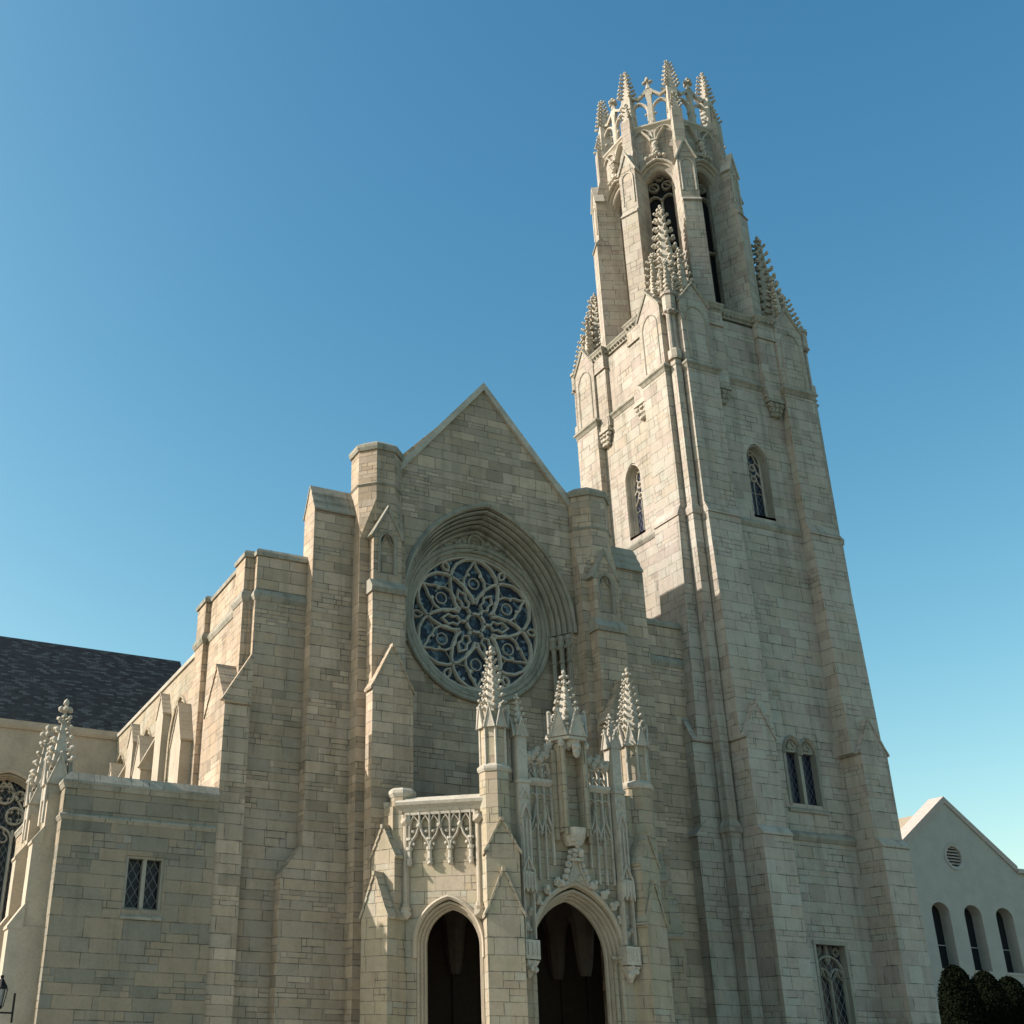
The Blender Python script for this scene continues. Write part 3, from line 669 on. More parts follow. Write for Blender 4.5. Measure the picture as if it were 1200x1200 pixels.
# angle buttresses: two at every corner
for k in range(4):
    for sg in (-1, 1):
        fr = face(k, 0); c = sg * 3.75; c2 = sg * 3.62
        m = MB()
        def seg(w_, h, z0, z1, cc=c): m.fbox(fr, cc - w_ / 2, cc + w_ / 2, 4.9, h, z0, z1)
        seg(1.85, 6.9, gz, 12.1, sg * 3.80)
        m.slope(fr, sg * 3.80 - .925, sg * 3.80 + .925, 6.3, 6.9, 12.2, 12.9, .06)
        m.saddle(fr, sg * 3.76 - .92, sg * 3.76 + .92, 17.0, 18.8, 4.9, 6.58, z0=12.1, steps=4)
        # tapering shaft between the gabled stage and the middle string
        a0, a1 = sg * 3.66 - 1.12, sg * 3.66 + 1.12
        m.hull([fr.p(a, d, z) for a in (a0, a1) for d, z in ((4.9, 17), (6.28, 17), (4.9, 30.0), (5.92, 30.0))])
        m.slope(fr, a0, a1, 5.70, 5.92, 30.1, 30.75, .07)
        m.fbox(fr, a0, a1, 4.9, 5.72, 30.0, 39.7)
        # upper gabled panel stage
        m.slab(fr, [(a0 + .05, 39.9), (a1 - .05, 39.9), (a1 - .05, 44.6), ((a0 + a1) / 2, 46.0), (a0 + .05, 44.6)], 4.6, 5.62, [])
        b = m.build('angle_buttress', MT, tower)
        c_ = MB(); pm = (a0 + a1) / 2
        c_.mould(fr, arch(pm, .72, 43.4, 1.3, 40.4, 6), [(-.03, 5.58), (-.03, 5.64), (.02, 5.68), (.05, 5.64), (.05, 5.58)])
        c_.mould(fr, [(a0 - .02, 44.5), (pm, 46.06), (a1 + .02, 44.5)], [(-.03, 4.7), (-.03, 5.7), (.09, 5.74), (.12, 4.7)])
        sub(b, 'gable_panel', c_, MG, tower)
        # pilaster with carved head at its foot
        c = sg * 2.15 if sg < 0 else sg * 1.9
        m = MB(); m.fbox(fr, c - .65, c + .65, 5.1, 5.46, 39.2, 44.4); m.fbox(fr, c - .72, c + .72, 5.1, 5.58, 43.5, 43.62)
        m.fbox(fr, c - .66, c + .66, 5.15, 5.56, 43.62, 44.6)
        m.xprof(fr, [(5.1, 39.9), (5.5, 39.9), (5.5, 39.0), (5.1, 39.0)], c - .55, c + .55)
        pl = m.build('pilaster', MT, tower)
        h = MB(); h.fbox(fr, c - .62, c + .62, 5.1, 5.62, 38.85, 39.05); h.hull([fr.p(c - .5, 5.15, 38.85), fr.p(c + .5, 5.15, 38.85), fr.p(c - .5, 5.5, 38.85), fr.p(c + .5, 5.5, 38.85), fr.p(c - .15, 5.15, 37.75), fr.p(c + .15, 5.15, 37.75), fr.p(c, 5.35, 37.9)])
        for q in range(9):
            aa = -.42 + .42 * (q % 3); zz = 38.65 - .3 * (q // 3); p = fr.p(c + aa * (1 - .28 * (q // 3)), 5.45 - .06 * (q // 3), zz); h.blob(p, .2)
        sub(pl, 'carved_head', h, MV if k == 1 else MG, tower)
# reentrant corner shafts
for sx in (-1, 1):
    for sy in (-1, 1):
        x, y = XT + sx * (HW - .05), YT + sy * (HW - .05)
        m = MB(); m.box(x - .34, x + .34, y - .34, y + .34, gz, 12.3); m.prism(x, y, .56, 12.3, 12.6, 4, 45); m.prism(x, y, .56, 12.6, 12.9, 4, 45, r1=.4)
        m.box(x - .27, x + .27, y - .27, y + .27, 12.6, 30.0); m.prism(x, y, .46, 29.95, 30.3, 4, 45, r1=.50); m.prism(x, y, .5, 30.3, 30.55, 4, 45, r1=.32)
        m.box(x - .22, x + .22, y - .22, y + .22, 30.3, 40.4)
        m.prism(x, y, .42, 40.3, 40.9, 8); m.prism(x, y, .40, 40.9, 41.05, 8, r1=.28)
        m.prism(x - .16, y, .15, 41, 43.6, 8); m.prism(x + .16, y, .15, 41, 43.6, 8)
        m.prism(x, y, .34, 43.6, 43.9, 8, r1=.42); m.prism(x, y, .42, 43.9, 45.0, 8); m.prism(x, y, .50, 44.95, 45.15, 8)
        for q in range(8): m.blob((x + .38 * math.cos(q * .785), y + .38 * math.sin(q * .785), 43.75), .11)
        m.build('corner_shaft', MT, tower)
# string courses wrap buttresses and walls
def plan(hw_, o0, o1, hw0=HW):
    """outline of the tower plan clockwise seen from above... outside on the right of travel."""
    P = []
    for k in (0, 3, 2, 1):
        fr = face(k, 0)
        for a, d in ((-o1, hw0), (-o1, hw_), (-o0, hw_), (-o0, hw0), (o0, hw0), (o0, hw_), (o1, hw_), (o1, hw0)): q = fr.p(a, d, 0); P.append((q[0], q[1]))
        q = fr.p(hw0, hw0, 0); P.append((q[0], q[1]))
    return P
m = MB(); m.string(plan(5.72, 2.54, 4.78), [(-.2, 39.55), (.03, 39.6), (.12, 39.78), (.22, 39.88), (.22, 39.98), (-.1, 40.3), (-.2, 40.3)], True)
m.build('string_course', MG, tower)
for k in range(4):
    fr = face(k, HW); m = MB(); m.xprof(fr, [(-.1, 29.95), (.04, 30.0), (.14, 30.2), (.14, 30.3), (-.1, 30.62)], -2.53, 2.53); m.build('string_course', MG, tower)
    m = MB(); m.xprof(fr, [(-.1, 12.3), (.06, 12.3), (.16, 12.5), (.16, 12.62), (-.1, 12.9)], -2.86, 2.86); m.build('string_course', MG, tower)
# dentilled parapet
m = MB()
pp = []
for k in (0, 3, 2, 1):
    fr = face(k, 0)
    for a, d in ((-2.78, 5.56), (-1.53, 5.56), (-1.53, 5.2), (1.27, 5.2), (1.27, 5.56), (2.54, 5.56)): q = fr.p(a, d, 0); pp.append((q[0], q[1]))
m.string(pp, [(-.25, 44.5), (.02, 44.5), (.02, 44.62), (.14, 44.92), (.2, 45.0), (.2, 45.1), (-.25, 45.28)], True)
for i in range(len(pp)):
    (x0, y0), (x1, y1) = pp[i], pp[(i + 1) % len(pp)]; L = math.hypot(x1 - x0, y1 - y0)
    if L > 4.5 and abs(x1 - x0) > .1 and abs(y1 - y0) > .1: continue
    n_ = int(L / .3); tx_, ty_ = (x1 - x0) / L, (y1 - y0) / L
    for j in range(n_):
        q = (j + .5) / n_; m.blob((x0 + (x1 - x0) * q + ty_ * .1, y0 + (y1 - y0) * q - tx_ * .1, 44.74), .12)
m.build('parapet', MG, tower)
# crocketed corner pinnacles: a cluster of spires
for sx in (-1, 1):
    for sy in (-1, 1):
        x, y = XT + sx * 4.0, YT + sy * 4.0
        m = MB(); m.prism(x, y, 1.25, 44.3, 45.4, 4, 45, r1=1.2); m.spire(x, y, 45.4, 53.4 if (sx, sy) != (-1, 1) else 51.6, .95, 8, 22.5, 11, .24, .30)
        for (ox, oy, z1, r0) in ((.95 * sx, -.25 * sy, 49.3, .48), (-.25 * sx, .95 * sy, 49.3, .48), (.72 * sx, .72 * sy, 48.3, .52)):
            m.spire(x + ox, y + oy, 45.1, z1, r0, 4, 45, 7, .22, .24)
        for ox, oy in ((.4 * sx, .9 * sy), (.9 * sx, .4 * sy)): m.spire(x + ox, y + oy, 45.1, 47.4, .34, 4, 45, 5, .17, .18)
        m.build('corner_pinnacle', MV, tower)

# lantern
R0 = 4.3; AP = R0 * math.cos(R_(22.5)); HF = R0 * math.sin(R_(22.5))
def oct_face(i): a = 45 * i; return F(XT + AP * math.cos(R_(a)), YT + AP * math.sin(R_(a)), a + 90)
m = MB()
LZ, LW, LK = 56.6, 1.0, 1.35
for i in range(8):
    fr = oct_face(i); m.slab(fr, [(-HF, 44.2), (HF, 44.2), (HF, 61.9), (-HF, 61.9)], -1.05, 0, [arch(0, LW, LZ, LK, 46.2, 7)])
m.build('lantern_wall', MT, tower)
m = MB(); m.prism(XT, YT, 3.7, 61.4, 61.7, 8, 22.5); m.build('lantern_floor', MT, tower)
for i in range(8):
    fr = oct_face(i); m = MB()
    for o, da, db in ((.46, .42, .1), (.32, .22, -.05), (.18, .02, -.3)):
        m.mould(fr, arch(0, LW + o - .1, LZ + .1, LK, LZ - .8, 8), [(0, -.3), (0, da - .08), (.05, da), (.14, da - .06), (.15, -.3)])
    m.mould(fr, arch(0, LW - .04, LZ, LK, 46.2, 8), [(0, -.5), (0, -.1), (.1, .04), (.12, -.5)])
    bw_ = m.build('belfry_window', MV, tower)
    t = MB(); t.bar(fr, [(0, 46.2), (0, 55.9)], .16, -.95, -.68); t.bar(fr, [(-LW, 51.5), (LW, 51.5)], .12, -.95, -.685)
    for sg in (-1, 1):
        t.bar(fr, arch(sg * LW / 2, LW / 2, 55.6, 1.2, None, 6), .12, -.95, -.68); t.bar(fr, circ(sg * LW * .45, 57.0, .33, 12), .12, -.95, -.68, True)
        t.bar(fr, [(sg * LW / 2 - .2, 57.15), (sg * LW / 2 + .2, 56.85)], .08, -.95, -.682)
    t.bar(fr, circ(0, 57.85, .3, 12), .12, -.95, -.68, True)
    sub(bw_, 'tracery', t, MG, tower)
    g = MB(); g.slab(fr, arch(0, LW + .02, LZ, LK, 46.2, 8), -1.0, -.97); sub(bw_, 'louvre', g, DV, tower)
    # blind panel above the arch with pendant bracket
    p = MB(); hx = HF - .25
    for sg in (-1, 1):
        p.bar(fr, arch(sg * hx * .52, hx * .46, 60.9, 1.1, 58.6, 6), .13, -.02, .16)
        p.bar(fr, [(sg * .12, 60.2), (sg * .34, 60.75), (sg * .75, 61.35)], .12, 0, .34)
    p.fbox(fr, -.16, .16, 0, .45, 59.6, 60.2); p.fbox(fr, -.26, .26, 0, .52, 60.15, 60.28)
    for q in range(7): p.blob(fr.p(rnd.uniform(-.15, .15), .4, 58.85 + .18 * q), .2)
    for q in range(5): p.blob(fr.p(-.6 + .3 * q, .38, 58.95 - .10 * abs(q - 2)), .16)
    p.build('blind_panel', MV, tower)
m = MB(); m.string([(XT + R0 * math.cos(R_(22.5 + 45 * i)), YT + R0 * math.sin(R_(22.5 + 45 * i))) for i in range(8)], [(-.3, 61.6), (.0, 61.6), (.1, 61.75), (.2, 61.85), (.2, 61.98), (.05, 62.12), (-.3, 62.12)], True)
m.build('cornice', MV, tower)
for i in range(8):
    a = 22.5 + 45 * i; fr = F(XT, YT, a + 90)   # outward = radial
    m = MB(); w2 = .62
    m.fbox(fr, -w2, w2, 3.6, 5.4, 44.2, 53.8); m.slope(fr, -w2, w2, 5.1, 5.4, 53.9, 54.35, .08)
    m.fbox(fr, -w2, w2, 3.6, 5.22, 53.8, 57.7)
    m.slab(fr, [(-w2, 57.6), (w2, 57.6), (0, 59.1)], 3.6, 5.22)
    m.xprof(fr, [(3.6, 57.6), (5.2, 57.6), (4.75, 59.6), (3.6, 59.6)], -.42, .42)
    m.fbox(fr, -.36, .36, 3.6, 4.72, 59.4, 62.6)
    b = m.build('lantern_buttress', MT, tower)
    c = MB(); c.mould(fr, [(-w2 - .04, 57.5), (0, 59.15), (w2 + .04, 57.5)], [(-.03, 4.6), (-.03, 5.3), (.1, 5.32), (.12, 4.6)])
    c.mould(fr, arch(0, .42, 57.0, 1.2, 54.8, 5), [(-.04, 5.15), (-.04, 5.27), (.05, 5.29), (.06, 5.15)])
    sub(b, 'gable_panel', c, MV, tower)
    p = fr.p(0, 4.36, 0); m = MB(); m.prism(p[0], p[1], .42, 62.4, 62.75, 4, a + 45); m.spire(p[0], p[1], 62.7, 64.5, .38, 4, a + 45, 4, .15, .17); m.build('outer_pinnacle', MV, tower)
    p = fr.p(0, 3.98, 0); m = MB(); m.prism(p[0], p[1], .56, 61.9, 65.0, 4, a + 45, r1=.48); m.hull([fr.p(q, 3.6, 62) for q in (-.25, .25)] + [fr.p(q, 3.3, 62) for q in (-.2, .2)] + [fr.p(q, 3.75, 64.5) for q in (-.2, .2)])
    m.spire(p[0], p[1], 64.9, 67.9, .42, 4, a + 45, 7, .19, .15); m.build('crown_pinnacle', MV, tower)
    # open arches of the crown between two pinnacles
    fr = oct_face(i).sh(0, -.18); m = MB()
    m.fbox(fr, -.15, .15, -.15, .15, 62, 64.9); m.prism(*fr.p(0, 0, 0)[:2], .2, 62.0, 62.4, 8)
    for sg in (-1, 1):
        ca = sg * .76
        m.bar(fr, arch(ca, .6, 63.5, 1.45, 62.1, 7), .20, -.13, .13)
        for zz, aa in ((63.15, ca - .44), (63.15, ca + .44)): m.blob(fr.p(aa, 0, zz), .12)
    m.mould(fr, [(-1.45, 65.1), (-.78, 64.75), (-.3, 65.2), (0, 65.6), (.3, 65.2), (.78, 64.75), (1.45, 65.1)], [(-.12, -.12), (-.12, .12), (.06, .14), (.06, -.14)])
    m.hull([fr.p(q, w_, 64.0) for q in (-.12, .12) for w_ in (-.12, .12)] + [fr.p(q, w_, 65.4) for q in (-.3, .3) for w_ in (-.12, .12)])
    m.build('crown_arch', MV, tower)
    m = MB(); p = fr.p(0, 0, 0); m.prism(p[0], p[1], .2, 65.5, 65.85, 6, r1=.12); m.prism(p[0], p[1], .09, 65.8, 66.5, 6)
    for q in range(4): m.blob((p[0] + .24 * math.cos(R_(fr.ang) + q * 1.57), p[1] + .24 * math.sin(R_(fr.ang) + q * 1.57), 66.15), .16)
    m.blob((p[0], p[1], 66.5), .16); m.build('finial', MV, tower)

# ================================================================ ENTRANCE PORCH
porch = thing('entrance_porch', 'three sided carved stone porch with pointed arches, balcony and crocketed pinnacles below the rose window', 'porch', (CX, 42, gz))
FP = F(CX, 41.9, 0)
# centre wall with the great arch
PW, PZ, PK = 1.72, 5.45, 1.30
m = MB(); m.slab(FP, [(-3.1, gz), (3.1, gz), (3.1, 12.1), (-3.1, 12.1)], -.9, 0, [arch(0, PW + .40, PZ, PK, gz + .1, 14)]); m.build('centre_wall', MP, porch)
m = MB(); recess_mould(m, FP, 0, PW, PZ, PK, gz + .1, -.02, -.7, 4, .40)
m.mould(FP, arch(0, PW + .48, PZ + .05, PK, PZ - .5, 14), [(-.10, -.1), (-.10, .12), (-.02, .2), (.08, .16), (.12, -.02)])
m.build('arch_moulding', MO, porch)
for sg in (-1, 1):
    for i in range(2):
        p = FP.p(sg * (PW + .16 + .2 * i), -.22 + .18 * i, 0); m = MB(); m.prism(p[0], p[1], .09, gz, 5.3, 8); m.prism(p[0], p[1], .12, 5.3, 5.5, 8, r1=.17); m.prism(p[0], p[1], .17, 5.5, 5.6, 8)
        m.build('colonnette', MP, porch)
# crocketed ogee over the arch
hp = arch(0, PW + .62, PZ + .05, PK, None, 14)
for (a, z) in hp[3:-3:2]:
    m = MB()
    m.blob(FP.p(a * 1.05, .14, z + .08), .19, sy=.7); m.blob(FP.p(a * 1.10 + .05, .2, z + .2), .13); m.blob(FP.p(a * 1.02 - .08, .2, z + .14), .11); m.blob(FP.p(a * 1.0, .2, z - .02), .1)
    m.build('crocket', MV, porch)
m = MB()
ap = PZ + .05 + archapex(PW + .5, PK)
og = [(-.62, ap - .22), (-.36, ap + .12), (-.17, ap + .6), (-.11, ap + 1.3), (.11, ap + 1.3), (.17, ap + .6), (.36, ap + .12), (.62, ap - .22), (0, ap + .05)]
m.slab(FP, og, 0, .22)
m.bar(FP, og[:4], .08, .1, .34); m.bar(FP, og[4:8], .08, .1, .34)
for k in range(6):
    t = k / 5; hw_ = .60 - .5 * t ** .6
    for sg in (-1, 1): m.blob(FP.p(sg * (hw_ + .1), .25, ap - .1 + 1.25 * t), .17 - .03 * t)
m.build('ogee_hood', MV, porch)
# canopied niche in the middle
m = MB()
for sg in (-1, 1):
    m.fbox(FP, sg * .52 - .15, sg * .52 + .15, 0, .55, 10.2, 14.0); m.fbox(FP, sg * .78 - .08, sg * .78 + .08, 0, .3, 9.9, 13.6); m.prism(*FP.p(sg * .52, .55, 0)[:2], .11, 10.1, 14.0, 6)
m.fbox(FP, -.4, .4, -.2, .12, 10.2, 14.0)
m.fbox(FP, -.66, .66, -.3, .1, 13.0, 14.4)
nic = m.build('niche', MP, porch)
m = MB(); m.prism(*FP.p(0, .2, 0)[:2], .85, 14.0, 14.12, 6, 0); m.prism(*FP.p(0, .2, 0)[:2], .78, 14.1, 14.5, 6, 0)
m.gablets(*FP.p(0, .2, 0)[:2], .78, 14.15, 1.15, 6, 0, .1); m.spire(*FP.p(0, .2, 0)[:2], 14.4, 17.2, .56, 6, 0, 7, .15, .24)
for a in (-.62, -.2, .2, .62): m.blob(FP.p(a, .62, 13.85), .15, sz=1.4)
m.slab(FP, [(-.42, 14.02), (-.42, 13.5), (-.3, 13.72), (-.16, 13.6), (0, 13.85), (.16, 13.6), (.3, 13.72), (.42, 13.5), (.42, 14.02)], .42, .56)
m.blob(FP.p(0, .78, 13.45), .17, sz=1.5); m.blob(FP.p(0, .78, 13.7), .22); m.blob(FP.p(0, .7, 14.0), .26)
sub(nic, 'canopy', m, MV, porch)
m = MB(); m.prism(*FP.p(0, .2, 0)[:2], .55, 10.15, 10.4, 8, r1=.6); m.prism(*FP.p(0, .2, 0)[:2], .32, 9.7, 10.15, 8, r1=.55)
for q in range(18): zz = rnd.uniform(9.3, 10.05); m.blob(FP.p(rnd.uniform(-.3, .3) * (zz - 8.9), rnd.uniform(.3, .55), zz), .12)
m.prism(*FP.p(0, .18, 0)[:2], .3, 9.1, 9.22, 8)
sub(nic, 'corbel', m, MV, porch)
# blind tracery panels, string and open cresting each side of the niche
for sg in (-1, 1):
    m = MB(); a0, a1 = (.88, 1.95); n3 = 3; wv = (a1 - a0) / n3
    for i in range(n3 + 1):
        a = sg * (a0 + wv * i); m.bar(FP, [(a, 8.3 + (.0 if i else .6)), (a, 12.05)], .09, 0, .14)
    for i in range(n3):
        c = sg * (a0 + wv * (i + .5)); m.bar(FP, arch(c, wv * .46, 11.55, 1.2, None, 5), .06, 0, .12)
    for i in (0, 1.5):
        c = sg * (a0 + wv * (i + .75)); m.bar(FP, [(c - wv * .75, 10.0), (c - wv * .68, 10.35), (c - wv * .2, 10.75), (c, 11.25), (c + wv * .2, 10.75), (c + wv * .68, 10.35), (c + wv * .75, 10.0)], .09, 0, .16)
        m.bar(FP, [(c - .3, 10.1), (c - .12, 10.2), (c, 10.5), (c + .12, 10.2), (c + .3, 10.1)], .05, 0, .1)
    m.build('blind_tracery', MV, porch)
    m = MB(); m.xprof(FP, [(-.3, 12.05), (.1, 12.05), (.22, 12.22), (.2, 12.34), (-.3, 12.38)], min(sg * .66, sg * 2.0), max(sg * .66, sg * 2.0)); m.build('string_course', MV, porch)
    m = MB(); fr = FP
    for i in range(4): a = sg * (.86 + .36 * i); m.bar(fr, [(a, 12.35), (a, 12.95 + .2 * (i % 2))], .1, -.12, .04)
    for i in range(3):
        c = sg * (1.04 + .36 * i); m.bar(fr, arch(c, .17, 12.85, 1.3, None, 4), .09, -.12, .04); m.bar(fr, [(c - .16, 12.45), (c, 12.7), (c + .16, 12.45)], .06, -.12, .02)
        m.blob(fr.p(c, -.04, 13.28), .14)
    top = [(sg * .75, 14.05), (sg * .85, 13.65), (sg * 1.05, 13.25), (sg * 1.3, 13.12), (sg * 1.5, 13.32), (sg * 1.7, 13.15), (sg * 1.95, 13.1)]
    m.bar(fr, top if sg > 0 else top[::-1], .14, -.14, .06)
    for (a, z) in top: m.blob(fr.p(a, 0, z + .12), .22); m.blob(fr.p(a + .08, .05, z + .28), .15)
    m.build('cresting', MV, porch)
# slender shafts flanking the centre bay
for sg in (-1, 1):
    c = sg * 2.32; m = MB(); fr = FP.sh(c, 0)
    m.fbox(fr, -.22, .22, -.25, .32, 12.1, 14.5)
    m.fbox(fr, -.25, .25, -.2, .36, 7.9, 12.1)
    for a in (-.17, 0, .17): m.bar(fr, [(a, 8.6), (a, 10.6)], .07, .34, .44)
    m.bar(fr, [(-.22, 10.6), (0, 11.15), (.22, 10.6)], .07, .34, .46); m.bar(fr, [(-.2, 11.4), (0, 11.8), (.2, 11.4)], .06, .34, .42)
    m.fbox(fr, -.28, .28, -.2, .42, 12.05, 12.2)
    m.gablets(*fr.p(0, .04, 0)[:2], .36, 14.0, .75, 4, 45, .07)
    m.spire(*fr.p(0, .04, 0)[:2], 14.5, 15.9 if sg < 0 else 15.6, .25, 4, 45, 4, .1, .16)
    sh_ = m.build('flanking_shaft', MV, porch)
    n_ = MB()   # image niche with canopy and bracket
    for a in (-.23, .23): n_.bar(fr, [(a, 6.0), (a, 7.9)], .09, .1, .42)
    n_.fbox(fr, -.25, .25, -.1, .1, 5.7, 8.0); n_.slab(fr, [(-.3, 8.5), (.3, 8.5), (.3, 7.7), (.2, 7.9), (.1, 7.72), (0, 7.92), (-.1, 7.72), (-.2, 7.9), (-.3, 7.7)], .1, .5)
    for a in (-.2, -.07, .07, .2): n_.bar(fr, [(a, 7.85), (a, 8.45)], .05, .5, .55)
    n_.bar(fr, [(-.3, 8.45), (0, 9.1), (.3, 8.45)], .07, .35, .5)
    n_.fbox(fr, -.32, .32, 0, .5, 5.25, 5.95)
    for a in (-.2, 0, .2): n_.bar(fr, [(a, 5.4), (a, 5.85)], .06, .5, .56)
    n_.hull([fr.p(a, d, 5.2) for a in (-.3, .3) for d in (0, .48)] + [fr.p(a, d, 4.6) for a in (-.06, .06) for d in (0, .15)])
    for q in range(6): n_.blob(fr.p(rnd.uniform(-.2, .2), .38, rnd.uniform(4.85, 5.2)), .14)
    sub(sh_, 'image_niche', n_, MV, porch)
# corner turrets with crocketed spires
for x in (23.85, 30.85):
    y = 42.25; m = MB(); m.prism(x, y, .66, gz, 12.55, 8); m.prism(x, y, .57, 12.5, 15.0, 8)
    tu = m.build('corner_turret', MP, porch)
    c = MB(); c.prism(x, y, .70, 12.45, 12.55, 8, r1=.74); c.prism(x, y, .74, 12.55, 12.65, 8); c.prism(x, y, .74, 12.65, 12.8, 8, r1=.56)
    for i in range(8):
        q = R_(22.5 + 45 * i); c.prism(x + .58 * math.cos(q), y + .58 * math.sin(q), .06, 12.7, 14.6, 5)
    c.gablets(x, y, .62, 14.3, .95, 8, 22.5, .08); c.spire(x, y, 14.9, 18.0, .48, 8, 22.5, 8, .13, .25); sub(tu, 'spire', c, MV, porch)
# canted bays with balcony
def cant(sg):
    # frame along the canted side; a = 0 at the centre-bay end, grows outward
    if sg < 0: return F(23.45, 42.45, -45), -1
    return F(mir(23.45), 42.45, 45), 1
for sg in (-1, 1):
    fr, s = cant(sg)
    def fl(P): return P if s > 0 else [(-a, z) for a, z in P][::-1]
    lo, hi = (-3.75, 0) if s < 0 else (0, 3.75)
    ac = s * 1.62; m = MB(); m.slab(fr, [(lo, gz), (hi, gz), (hi, 11.0), (lo, 11.0)], -.8, 0, [arch(ac, 1.40, 5.75, 1.28, gz + .1, 12)])
    cw = m.build('canted_wall', MP, porch)
    c = MB(); c.xprof(fr, [(-.5, 10.95), (.02, 10.95), (.10, 11.05), (.12, 11.16), (.26, 11.3), (.30, 11.42), (-.1, 11.66), (-.5, 11.66)], lo - .1, hi); c.build('balcony_coping', MV, porch)
    m = MB(); recess_mould(m, fr, ac, 1.12, 5.75, 1.28, gz + .1, -.02, -.5, 3, .28)
    m.mould(fr, arch(ac, 1.44, 5.8, 1.28, 5.3, 10), [(-.09, -.1), (-.09, .10), (0, .2), (.08, .12), (.10, -.02)]); m.build('arch_moulding', MO, porch)
    # hanging tracery
    t = MB(); e0, wv = s * .60, s * .44; A = [e0 + wv * i for i in range(7)]
    for i, a in enumerate(A):
        if i % 2 == 0:
            t.bar(fr, [(a, 10.98), (a, 9.1)], .09, .02, .22)
            p = fr.p(a, .14, 0); t.prism(p[0], p[1], .09, 9.1, 9.5, 8); t.prism(p[0], p[1], .14, 9.45, 9.58, 8); t.prism(p[0], p[1], .06, 8.9, 9.1, 8, r1=.14); t.blob((p[0], p[1], 8.93), .13)
            t.prism(p[0], p[1], .14, 9.85, 9.95, 8)
        else:
            t.bar(fr, [(a, 10.98), (a, 10.4)], .09, .02, .22); t.blob(fr.p(a, .2, 10.42), .13)
    for i in range(1, 6, 2):
        c_, w1 = A[i], .44
        t.bar(fr, [(c_ - w1, 9.5), (c_ - w1 * .86, 9.78), (c_ - w1 * .35, 10.06), (c_, 10.45), (c_ + w1 * .35, 10.06), (c_ + w1 * .86, 9.78), (c_ + w1, 9.5)], .10, .02, .24)
        for b_ in (-.6, .6): t.blob(fr.p(c_ + w1 * b_, .14, 9.70), .09); t.blob(fr.p(c_ + w1 * b_ * 1.1, .14, 10.2), .08)
        for sg2 in (-1, 1):
            P = [(c_ + sg2 * w1, 10.35), (c_ + sg2 * w1 * .92, 10.62), (c_ + sg2 * w1 * .6, 10.85), (c_ + sg2 * w1 * .1, 10.97)]
            t.bar(fr, P if sg2 < 0 else P[::-1], .07, .02, .18)
            P = [(c_, 10.4), (c_ + sg2 * .1, 10.66), (c_ + sg2 * .26, 10.85), (c_ + sg2 * .42, 10.96)]
            t.bar(fr, P if sg2 > 0 else P[::-1], .06, .02, .16)
    t.xprof(fr, [(0, 10.88), (.2, 10.88), (.2, 10.98), (0, 10.98)], min(A[0], A[6]) - .2, max(A[0], A[6]) + .2)
    t.build('hanging_tracery', MV, porch)
    for a in (s * .30, s * 3.42):
        p = fr.p(a, .12, 0); q = MB(); q.fbox(fr, a - .12, a + .12, 0, .12, 7.0, 10.9); q.prism(p[0], p[1], .09, 7.3, 10.6, 8); q.prism(p[0], p[1], .12, 10.5, 10.9, 8, r1=.2); q.blob((p[0], p[1], 10.65), .26)
        q.prism(p[0], p[1], .16, 7.2, 7.35, 8); q.prism(p[0], p[1], .05, 6.75, 7.2, 8, r1=.24); q.blob((p[0], p[1], 6.95), .26); q.build('wall_shaft', MO, porch)
    # outer end turret
    p = fr.p(s * 3.75, -.35, 0); m = MB(); m.prism(p[0], p[1], .50, gz, 11.75, 8); tu = m.build('end_turret', MP, porch)
    m = MB(); m.prism(p[0], p[1], .52, 11.7, 11.85, 8, r1=.60); m.prism(p[0], p[1], .60, 11.85, 11.97, 8); m.prism(p[0], p[1], .60, 11.97, 12.07, 8, r1=.5); sub(tu, 'cap', m, MV, porch)
    p2 = fr.p(s * 4.45, -.9, 0); m = MB(); m.prism(p2[0], p2[1], .42, gz, 10.2, 8); m.prism(p2[0], p2[1], .30, 10.2, 11.2, 6); m.prism(p2[0], p2[1], .42, 11.2, 11.6, 8, r1=.5)
    for q in range(6): m.blob((p2[0] + .33 * math.cos(q), p2[1] + .33 * math.sin(q), 10.3 + .13 * q), .14)
    m.build('end_turret', MV, porch)
    # side wall back to the church
    q0 = fr.p(s * 3.75, 0, 0); m = MB(); m.box(min(q0[0], q0[0] + sg * .05) - .25, max(q0[0], q0[0] + sg * .05) + .25, q0[1], 46.3, gz, 11.3); m.build('side_wall', MP, porch)
# angle buttresses, two stages, each with a gabled head
def pbut(fr, c, w_, d1, d2, nm='angle_buttress'):
    m = MB(); m.saddle(fr, c - w_ / 2, c + w_ / 2, 6.75, 8.45, -1.1, d1, z0=gz, steps=4, over=.07)
    m.saddle(fr, c - w_ * .46, c + w_ * .46, 9.15, 10.4, -1.1, d2, z0=7.0, steps=4, over=.07); return m.build(nm, MP, porch)
pbut(F(23.66, 41.36, -22.5), -.06, 1.44, .02, -.08)
pbut(F(mir(23.66), 41.36, 22.5), .06, 1.44, .02, -.08)
pbut(F(19.95, 44.7, -67.5), -.5, 1.45, .05, -.42)
pbut(F(mir(19.95), 44.7, 67.5), .5, 1.45, .05, -.42)
